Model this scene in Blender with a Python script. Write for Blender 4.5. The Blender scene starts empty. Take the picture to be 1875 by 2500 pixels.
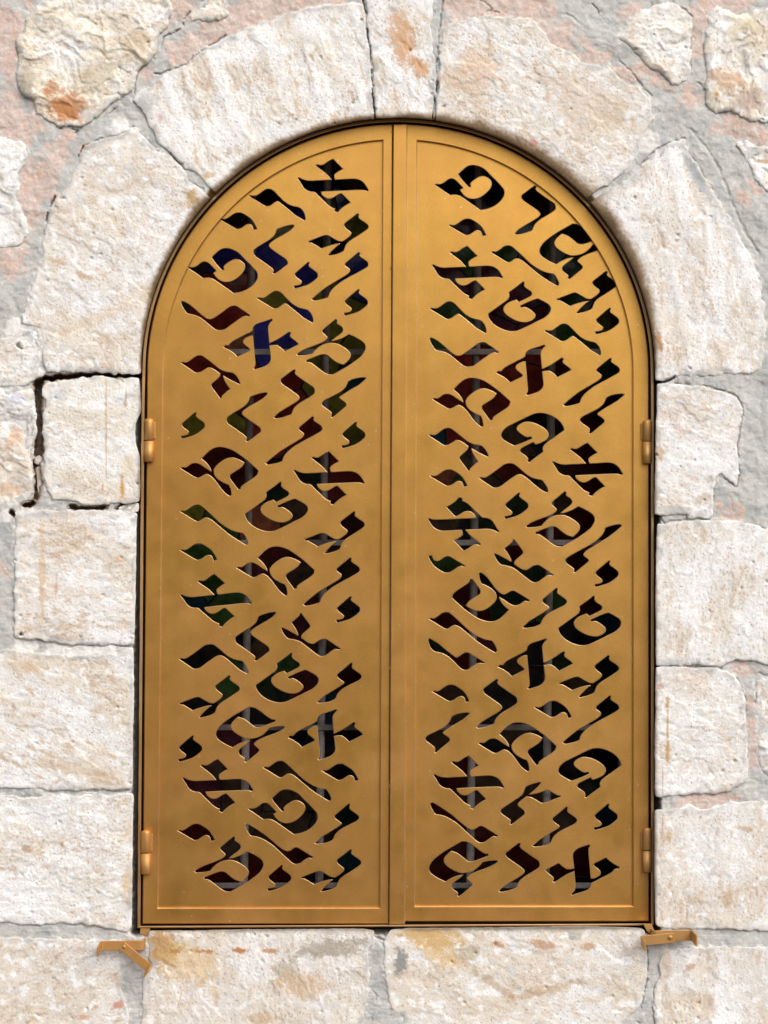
import bpy, math, random
import numpy as np
from mathutils import Vector
from mathutils.geometry import tessellate_polygon

# ------------------------------------------------------------------ camera, sky, sun, exposure
K = 0.00085            # metres per photo pixel on the wall face
D = 4100.0             # camera distance from the wall face, in photo pixels
ZC = 1.75              # height of the window centre above the pavement
scene = bpy.context.scene
cam_d = bpy.data.cameras.new('camera')
cam = bpy.data.objects.new('camera', cam_d)
scene.collection.objects.link(cam)
cam.location = (0.0, -D*K, ZC)
cam.rotation_euler = (math.pi/2, 0, 0)
cam_d.sensor_fit = 'VERTICAL'
cam_d.sensor_height = 36.0
cam_d.lens = 36.0*D/2500.0
cam_d.clip_start = 0.05
cam_d.clip_end = 2000.0
scene.camera = cam
scene.render.resolution_x = 768
scene.render.resolution_y = 1024

SUN_EL, SUN_AZ = math.radians(46), math.radians(38)   # azimuth to the right of the wall's normal
world = bpy.data.worlds.new('World')
scene.world = world
world.use_nodes = True
wn = world.node_tree
wn.nodes.clear()
w_out = wn.nodes.new('ShaderNodeOutputWorld')
w_bg = wn.nodes.new('ShaderNodeBackground')
w_sky = wn.nodes.new('ShaderNodeTexSky')
w_sky.sky_type = 'NISHITA'
w_sky.sun_disc = False
w_sky.sun_elevation = SUN_EL
w_sky.sun_rotation = math.pi - SUN_AZ
w_sky.air_density = 1.0
w_sky.dust_density = 4.0
w_sky.ozone_density = 1.0
w_bw = wn.nodes.new('ShaderNodeRGBToBW')
w_mix = wn.nodes.new('ShaderNodeMix')
w_mix.data_type = 'RGBA'
w_mix.inputs[0].default_value = 0.8            # overcast: a nearly colourless sky
wn.links.new(w_sky.outputs[0], w_bw.inputs[0])
wn.links.new(w_sky.outputs[0], w_mix.inputs[6])
wn.links.new(w_bw.outputs[0], w_mix.inputs[7])
wn.links.new(w_mix.outputs[2], w_bg.inputs[0])
w_bg.inputs[1].default_value = 0.15
wn.links.new(w_bg.outputs[0], w_out.inputs[0])

sun_d = bpy.data.lights.new('sun', 'SUN')
sun_d.energy = 0.9
sun_d.angle = math.radians(50)
sun_d.color = (1.0, 0.98, 0.955)
sun = bpy.data.objects.new('sun', sun_d)
scene.collection.objects.link(sun)
sdir = Vector((math.sin(SUN_AZ)*math.cos(SUN_EL), -math.cos(SUN_AZ)*math.cos(SUN_EL), math.sin(SUN_EL)))
sun.rotation_euler = sdir.to_track_quat('Z', 'Y').to_euler()
sun.location = (3, -4, 6)

scene.view_settings.view_transform = 'Standard'
scene.view_settings.look = 'None'
scene.view_settings.exposure = 0.68
scene.view_settings.gamma = 1.0
scene.view_settings.use_curve_mapping = False

# ------------------------------------------------------------------ helpers
COLL = scene.collection
rng = np.random.default_rng(7)

def P(u, v, d):
    f = 1.0 - d/D
    return ((u-937.5)*f*K, -d*K, ZC+(1250.0-v)*f*K)

def PV(u, v, d):
    f = 1.0 - d/D
    return np.stack([(u-937.5)*f*K, -d*K, ZC+(1250.0-v)*f*K], axis=-1)

def lin(*c):
    r = []
    for x in c:
        x /= 255.0
        r.append(x/12.92 if x <= 0.04045 else ((x+0.055)/1.055)**2.4)
    return np.array(r)

def thing(name, label, cat, loc, group=None):
    o = bpy.data.objects.new(name, None)
    o.empty_display_size = 0.05
    COLL.objects.link(o)
    o.location = loc
    o['label'] = label
    o['category'] = cat
    if group:
        o['group'] = group
    return o

def wloc(o):
    p = Vector((0, 0, 0))
    while o is not None:
        p = p + Vector(o.location)
        o = o.parent
    return p

def make(name, verts, faces, mat, parent=None, smooth=False, cols=None, label=None, bevel=0.0):
    verts = np.asarray(verts, dtype=np.float64)
    off = np.array(wloc(parent)) if parent is not None else np.zeros(3)
    me = bpy.data.meshes.new(name)
    if isinstance(faces, tuple):                      # (quads, tris) as arrays, fast path
        q, t = faces
        me.vertices.add(len(verts))
        me.vertices.foreach_set('co', (verts-off).astype(np.float32).ravel())
        nl = q.size + t.size
        me.loops.add(nl)
        me.loops.foreach_set('vertex_index', np.concatenate([q.ravel(), t.ravel()]).astype(np.int32))
        me.polygons.add(len(q)+len(t))
        starts = np.concatenate([np.arange(len(q))*4, q.size+np.arange(len(t))*3]).astype(np.int32)
        me.polygons.foreach_set('loop_start', starts)
        me.update(calc_edges=True)
        me.validate()
    else:
        me.from_pydata([tuple(x) for x in (verts-off)], [], faces)
        me.update()
    if smooth:
        me.polygons.foreach_set('use_smooth', np.ones(len(me.polygons), dtype=bool))
    if cols is not None:
        a = me.color_attributes.new('Col', 'FLOAT_COLOR', 'POINT')
        c4 = np.ones((len(verts), 4), dtype=np.float32)
        c4[:, :3] = cols
        a.data.foreach_set('color', c4.ravel())
    me.materials.append(mat)
    o = bpy.data.objects.new(name, me)
    COLL.objects.link(o)
    if parent is not None:
        o.parent = parent
    if label:
        o['label'] = label
    if bevel:
        b = o.modifiers.new('bevel', 'BEVEL')
        b.width = bevel
        b.segments = 2
        b.limit_method = 'ANGLE'
        b.angle_limit = math.radians(40)
    return o

# --- gradient noise
_perm = rng.permutation(512).astype(np.int64)
_perm = np.concatenate([_perm, _perm, _perm])
_ang = rng.random(512)*2*np.pi
_gx, _gy = np.cos(_ang), np.sin(_ang)

def perlin(x, y, seed=0):
    x = np.asarray(x, dtype=np.float64)+seed*17.31
    y = np.asarray(y, dtype=np.float64)-seed*9.77
    xi = np.floor(x).astype(np.int64)
    yi = np.floor(y).astype(np.int64)
    xf, yf = x-xi, y-yi
    xi &= 511
    yi &= 511
    def g(ix, iy, fx, fy):
        h = _perm[_perm[ix & 511]+(iy & 511)] & 511
        return _gx[h]*fx+_gy[h]*fy
    u = xf*xf*xf*(xf*(xf*6-15)+10)
    v = yf*yf*yf*(yf*(yf*6-15)+10)
    a = g(xi, yi, xf, yf)
    b = g(xi+1, yi, xf-1, yf)
    c = g(xi, yi+1, xf, yf-1)
    e = g(xi+1, yi+1, xf-1, yf-1)
    return 1.5*((a+(b-a)*u)*(1-v)+(c+(e-c)*u)*v)

def fbm(x, y, octv=4, seed=0, gain=0.5):
    s, amp, tot = 0.0, 1.0, 0.0
    for i in range(octv):
        s = s+amp*perlin(x*2**i, y*2**i, seed+i*3)
        tot += amp
        amp *= gain
    return s/tot*1.6

def sstep(a, b, x):
    t = np.clip((x-a)/(b-a), 0, 1)
    return t*t*(3-2*t)

# --- materials
def principled(name):
    m = bpy.data.materials.new(name)
    m.use_nodes = True
    nt = m.node_tree
    return m, nt, nt.nodes['Principled BSDF']

def N(nt, typ, **kw):
    n = nt.nodes.new(typ)
    for k, v in kw.items():
        setattr(n, k, v)
    return n

def noise(nt, vec, scale, detail=4, rough=0.55):
    n = N(nt, 'ShaderNodeTexNoise')
    n.inputs['Scale'].default_value = scale
    n.inputs['Detail'].default_value = detail
    n.inputs['Roughness'].default_value = rough
    nt.links.new(vec, n.inputs['Vector'])
    return n

def ramp(nt, fac, stops):
    r = N(nt, 'ShaderNodeValToRGB')
    e = r.color_ramp.elements
    while len(e) > 1:
        e.remove(e[0])
    e[0].position = stops[0][0]
    e[0].color = (*stops[0][1], 1)
    for p, c in stops[1:]:
        x = e.new(p)
        x.color = (*c, 1)
    nt.links.new(fac, r.inputs[0])
    return r

def mixc(nt, fac, a, b, mode='MIX'):
    m = N(nt, 'ShaderNodeMix', data_type='RGBA', blend_type=mode)
    for sock, v in ((0, fac), (6, a), (7, b)):
        if isinstance(v, bpy.types.NodeSocket):
            nt.links.new(v, m.inputs[sock])
        elif sock == 0:
            m.inputs[0].default_value = v
        else:
            m.inputs[sock].default_value = (*v, 1)
    return m.outputs[2]

def geo_pos(nt):
    return N(nt, 'ShaderNodeNewGeometry').outputs['Position']

def stone_material(name, bump=0.5, rough=0.92, lo=0.88, hi=1.04):
    m, nt, bs = principled(name)
    at = N(nt, 'ShaderNodeAttribute', attribute_name='Col')
    pos = geo_pos(nt)
    n1 = noise(nt, pos, 330, 6, 0.74)
    n2 = noise(nt, pos, 900, 2, 0.6)
    r = ramp(nt, n1.outputs[0], [(0.28, (lo, lo*0.975, lo*0.95)), (0.5, (0.985, 0.98, 0.975)), (0.72, (hi, hi, hi))])
    c = mixc(nt, 1.0, at.outputs['Color'], r.outputs[0], 'MULTIPLY')
    nt.links.new(c, bs.inputs['Base Color'])
    bs.inputs['Roughness'].default_value = rough
    bs.inputs['Specular IOR Level'].default_value = 0.25
    add = N(nt, 'ShaderNodeMath', operation='ADD')
    nt.links.new(n1.outputs[0], add.inputs[0])
    nt.links.new(n2.outputs[0], add.inputs[1])
    b = N(nt, 'ShaderNodeBump')
    b.inputs['Strength'].default_value = bump
    b.inputs['Distance'].default_value = 0.0016
    nt.links.new(add.outputs[0], b.inputs['Height'])
    nt.links.new(b.outputs[0], bs.inputs['Normal'])
    return m

def gold_material(name, base=(0.715, 0.388, 0.087), dust=1.0, metal=0.97, rough=0.33):
    m, nt, bs = principled(name)
    pos = geo_pos(nt)
    big = noise(nt, pos, 3.2, 4, 0.6)
    mid = noise(nt, pos, 24, 4, 0.6)
    fine = noise(nt, pos, 900, 2, 0.6)
    c1 = ramp(nt, big.outputs[0], [(0.32, tuple(x*0.95 for x in base)), (0.68, tuple(x*1.04 for x in base))])
    c2 = ramp(nt, mid.outputs[0], [(0.3, (0.95, 0.945, 0.93)), (0.7, (1.03, 1.03, 1.03))])
    c = mixc(nt, 1.0, c1.outputs[0], c2.outputs[0], 'MULTIPLY')
    gr_n = noise(nt, pos, 480, 3, 0.75)
    c3 = ramp(nt, gr_n.outputs[0], [(0.25, (0.86, 0.85, 0.84)), (0.75, (1.13, 1.13, 1.14))])
    c = mixc(nt, 1.0, c, c3.outputs[0], 'MULTIPLY')
    mp = N(nt, 'ShaderNodeMapping')
    mp.inputs['Scale'].default_value = (9, 9, 0.9)
    nt.links.new(pos, mp.inputs['Vector'])
    st_n = noise(nt, mp.outputs[0], 1.0, 4, 0.6)
    c4 = ramp(nt, st_n.outputs[0], [(0.35, (0.95, 0.91, 0.84)), (0.62, (1.02, 1.02, 1.03))])
    c = mixc(nt, 1.0, c, c4.outputs[0], 'MULTIPLY')
    # dust and rain-splash film, thicker near the bottom of the leaves
    sep = N(nt, 'ShaderNodeSeparateXYZ')
    nt.links.new(pos, sep.inputs[0])
    hgt = N(nt, 'ShaderNodeMapRange')
    hgt.inputs[1].default_value = ZC+0.5
    hgt.inputs[2].default_value = ZC-0.95
    hgt.inputs[3].default_value = 0.08
    hgt.inputs[4].default_value = 0.62*dust
    nt.links.new(sep.outputs[2], hgt.inputs[0])
    dn = noise(nt, pos, 7, 5, 0.65)
    dr = N(nt, 'ShaderNodeMapRange')
    dr.inputs[1].default_value = 0.27
    dr.inputs[2].default_value = 0.82
    nt.links.new(dn.outputs[0], dr.inputs[0])
    dm = N(nt, 'ShaderNodeMath', operation='MULTIPLY')
    nt.links.new(hgt.outputs[0], dm.inputs[0])
    nt.links.new(dr.outputs[0], dm.inputs[1])
    c = mixc(nt, dm.outputs[0], c, (0.56, 0.305, 0.15))
    # thin brown tint in noisy patches, heavier on the left leaf
    fx = N(nt, 'ShaderNodeMapRange')
    fx.inputs[1].default_value = 0.45
    fx.inputs[2].default_value = -0.40
    fx.inputs[3].default_value = 0.10
    fx.inputs[4].default_value = 0.55
    nt.links.new(sep.outputs[0], fx.inputs[0])
    fn = noise(nt, pos, 3.4, 5, 0.62)
    fr = N(nt, 'ShaderNodeMapRange')
    fr.inputs[1].default_value = 0.40
    fr.inputs[2].default_value = 0.66
    nt.links.new(fn.outputs[0], fr.inputs[0])
    fm = N(nt, 'ShaderNodeMath', operation='MULTIPLY')
    nt.links.new(fx.outputs[0], fm.inputs[0])
    nt.links.new(fr.outputs[0], fm.inputs[1])
    c = mixc(nt, fm.outputs[0], c, (0.56, 0.27, 0.075))
    # pale specks of plaster and splash
    vo = N(nt, 'ShaderNodeTexVoronoi')
    vo.inputs['Scale'].default_value = 62
    nt.links.new(pos, vo.inputs['Vector'])
    sepc = N(nt, 'ShaderNodeSeparateColor')
    nt.links.new(vo.outputs['Color'], sepc.inputs[0])
    rad = N(nt, 'ShaderNodeMapRange')
    rad.inputs[1].default_value = 0.80
    rad.inputs[2].default_value = 1.0
    rad.inputs[3].default_value = 0.0
    rad.inputs[4].default_value = 0.15
    nt.links.new(sepc.outputs[0], rad.inputs[0])
    lt = N(nt, 'ShaderNodeMath', operation='LESS_THAN')
    nt.links.new(vo.outputs['Distance'], lt.inputs[0])
    nt.links.new(rad.outputs[0], lt.inputs[1])
    sm = N(nt, 'ShaderNodeMath', operation='MULTIPLY')
    nt.links.new(lt.outputs[0], sm.inputs[0])
    sm.inputs[1].default_value = 0.5
    c = mixc(nt, sm.outputs[0], c, (0.75, 0.60, 0.42))
    vo2 = N(nt, 'ShaderNodeTexVoronoi')
    vo2.inputs['Scale'].default_value = 210
    nt.links.new(pos, vo2.inputs['Vector'])
    sp2 = N(nt, 'ShaderNodeSeparateColor')
    nt.links.new(vo2.outputs['Color'], sp2.inputs[0])
    r2 = N(nt, 'ShaderNodeMapRange')
    r2.inputs[1].default_value = 0.90
    r2.inputs[2].default_value = 1.0
    r2.inputs[3].default_value = 0.0
    r2.inputs[4].default_value = 0.30
    nt.links.new(sp2.outputs[1], r2.inputs[0])
    l2 = N(nt, 'ShaderNodeMath', operation='LESS_THAN')
    nt.links.new(vo2.outputs['Distance'], l2.inputs[0])
    nt.links.new(r2.outputs[0], l2.inputs[1])
    m2 = N(nt, 'ShaderNodeMath', operation='MULTIPLY')
    nt.links.new(l2.outputs[0], m2.inputs[0])
    nt.links.new(hgt.outputs[0], m2.inputs[1])
    c = mixc(nt, m2.outputs[0], c, (0.85, 0.72, 0.55))
    nt.links.new(c, bs.inputs['Base Color'])
    bs.inputs['Metallic'].default_value = metal
    rr = N(nt, 'ShaderNodeMapRange')
    rr.inputs[3].default_value = rough
    rr.inputs[4].default_value = rough+0.12
    nt.links.new(mid.outputs[0], rr.inputs[0])
    ra = N(nt, 'ShaderNodeMath', operation='ADD')
    nt.links.new(rr.outputs[0], ra.inputs[0])
    ds = N(nt, 'ShaderNodeMath', operation='MULTIPLY')
    nt.links.new(dm.outputs[0], ds.inputs[0])
    ds.inputs[1].default_value = 0.4
    nt.links.new(ds.outputs[0], ra.inputs[1])
    nt.links.new(ra.outputs[0], bs.inputs['Roughness'])
    b1 = N(nt, 'ShaderNodeBump')
    b1.inputs['Strength'].default_value = 0.16
    b1.inputs['Distance'].default_value = 0.0006
    nt.links.new(fine.outputs[0], b1.inputs['Height'])
    wav = noise(nt, pos, 5.5, 2, 0.5)
    b2 = N(nt, 'ShaderNodeBump')
    b2.inputs['Strength'].default_value = 0.12
    b2.inputs['Distance'].default_value = 0.006
    nt.links.new(wav.outputs[0], b2.inputs['Height'])
    nt.links.new(b1.outputs[0], b2.inputs['Normal'])
    nt.links.new(b2.outputs[0], bs.inputs['Normal'])
    return m

def plain_material(name, col, rough=0.6, metal=0.0, var=0.25, scale=40, spec=0.4, bump=0.2):
    m, nt, bs = principled(name)
    pos = geo_pos(nt)
    n = noise(nt, pos, scale, 5, 0.6)
    r = ramp(nt, n.outputs[0], [(0.3, tuple(x*(1-var) for x in col)), (0.7, tuple(x*(1+var) for x in col))])
    nt.links.new(r.outputs[0], bs.inputs['Base Color'])
    bs.inputs['Roughness'].default_value = rough
    bs.inputs['Metallic'].default_value = metal
    bs.inputs['Specular IOR Level'].default_value = spec
    b = N(nt, 'ShaderNodeBump')
    b.inputs['Strength'].default_value = bump
    b.inputs['Distance'].default_value = 0.001
    nt.links.new(n.outputs[0], b.inputs['Height'])
    nt.links.new(b.outputs[0], bs.inputs['Normal'])
    return m

M_STONE = stone_material('limestone', 0.55)
M_MORTAR = stone_material('mortar', 0.35, 0.92, 0.84, 1.09)
M_GOLD = gold_material('gold_paint')
M_HARD = gold_material('dusty_gold_paint', (0.52, 0.30, 0.10), 0.7, 0.62, 0.45)
M_RIM = gold_material('lit_edge_gold', (0.74, 0.53, 0.29), 0.3)  # pale gold: bare metal at cuts plus edge light put into the colour
M_IRON = plain_material('weathered_iron', (0.19, 0.16, 0.145), 0.7, 0.0, 0.3, 60)
M_WOOD = plain_material('dark_wood', (0.035, 0.022, 0.014), 0.6, 0.0, 0.5, 30)
M_LEAD = plain_material('lead', (0.07, 0.07, 0.075), 0.5, 0.3, 0.3, 80)
M_REVEAL = plain_material('reveal_plaster', (0.10, 0.085, 0.07), 0.9, 0.0, 0.35, 25)
M_GROUND = plain_material('pavement_stone', (0.10, 0.08, 0.065), 0.85, 0.0, 0.2, 6)
M_WALLFACE = plain_material('wall_continuation', (0.55, 0.50, 0.44), 0.95, 0.0, 0.2, 9)
def glass_material(name, col):
    col = tuple(x*2.1 for x in col)
    m, nt, bs = principled(name)
    pos = geo_pos(nt)
    n = noise(nt, pos, 38, 5, 0.65)
    r = ramp(nt, n.outputs[0], [(0.3, tuple(x*0.45 for x in col)), (0.7, tuple(x*1.6 for x in col))])
    nt.links.new(r.outputs[0], bs.inputs['Base Color'])
    bs.inputs['Roughness'].default_value = 0.12
    bs.inputs['Specular IOR Level'].default_value = 0.22
    b = N(nt, 'ShaderNodeBump')
    b.inputs['Strength'].default_value = 0.25
    b.inputs['Distance'].default_value = 0.002
    nt.links.new(n.outputs[0], b.inputs['Height'])
    nt.links.new(b.outputs[0], bs.inputs['Normal'])
    return m

# ------------------------------------------------------------------ ground
g = make('pavement', [(-60, -80, 0), (60, -80, 0), (60, 0.3, 0), (-60, 0.3, 0)], [(0, 1, 2, 3)], M_GROUND)
g['kind'] = 'structure'
# added unseen slope behind the camera, darkening the lower reflections in the gold
hx = np.linspace(-40, 40, 33); hy = np.linspace(-9, -60, 18)
HX, HY = np.meshgrid(hx, hy)
HZ = np.clip((-HY-9)/10, 0, 1)**0.7*5.5+np.clip((-HY-19)/40, 0, 1)*3+fbm(HX/7, HY/7, 3, 5)*0.5*np.clip((-HY-9)/4, 0, 1)-0.05
hv = np.stack([HX.ravel(), HY.ravel(), HZ.ravel()], 1)
hf = [(r*33+c, r*33+c+1, (r+1)*33+c+1, (r+1)*33+c) for r in range(17) for c in range(32)]
refl_slope = make('unseen_slope', hv, hf, plain_material('unseen_slope_dark', (0.07, 0.055, 0.04), 0.95, 0, 0.3, 2), None, True)
refl_slope['kind'] = 'structure'

# ------------------------------------------------------------------ stone wall: outlines read as photo positions
CROP = {'A': (0, 0, 2.592), 'B': (620, 0, 2.592), 'C': (1235, 0, 2.592), 'D': (0, 600, 3.456),
        'E': (0, 1180, 4.0975), 'F': (0, 1700, 2.765), 'G': (1475, 600, 3.455), 'H': (1475, 1200, 3.455),
        'I': (1375, 1800, 3.16), 'J': (340, 2200, 2.765), 'K': (880, 2200, 2.765), 'S': (0, 0, 1.0)}

def pts(*seq):
    """'A', (x, y), (x, y), 'B', ... -> photo coordinates"""
    out, cur = [], CROP['S']
    for s in seq:
        if isinstance(s, str):
            cur = CROP[s]
        else:
            out.append((cur[0]+s[0]/cur[2], cur[1]+s[1]/cur[2]))
    return np.array(out)

WHITE = lin(241, 239, 236)
CREAM = lin(236, 226, 206)
WARM = lin(230, 220, 208)
TAN = lin(209, 184, 156)
BROWN = lin(150, 112, 76)
GREY = lin(193, 192, 187)
PINK = lin(216, 190, 177)
ORANGE = lin(196, 128, 74)
GOLDST = lin(196, 150, 82)
SOOT = lin(96, 78, 56)

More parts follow.
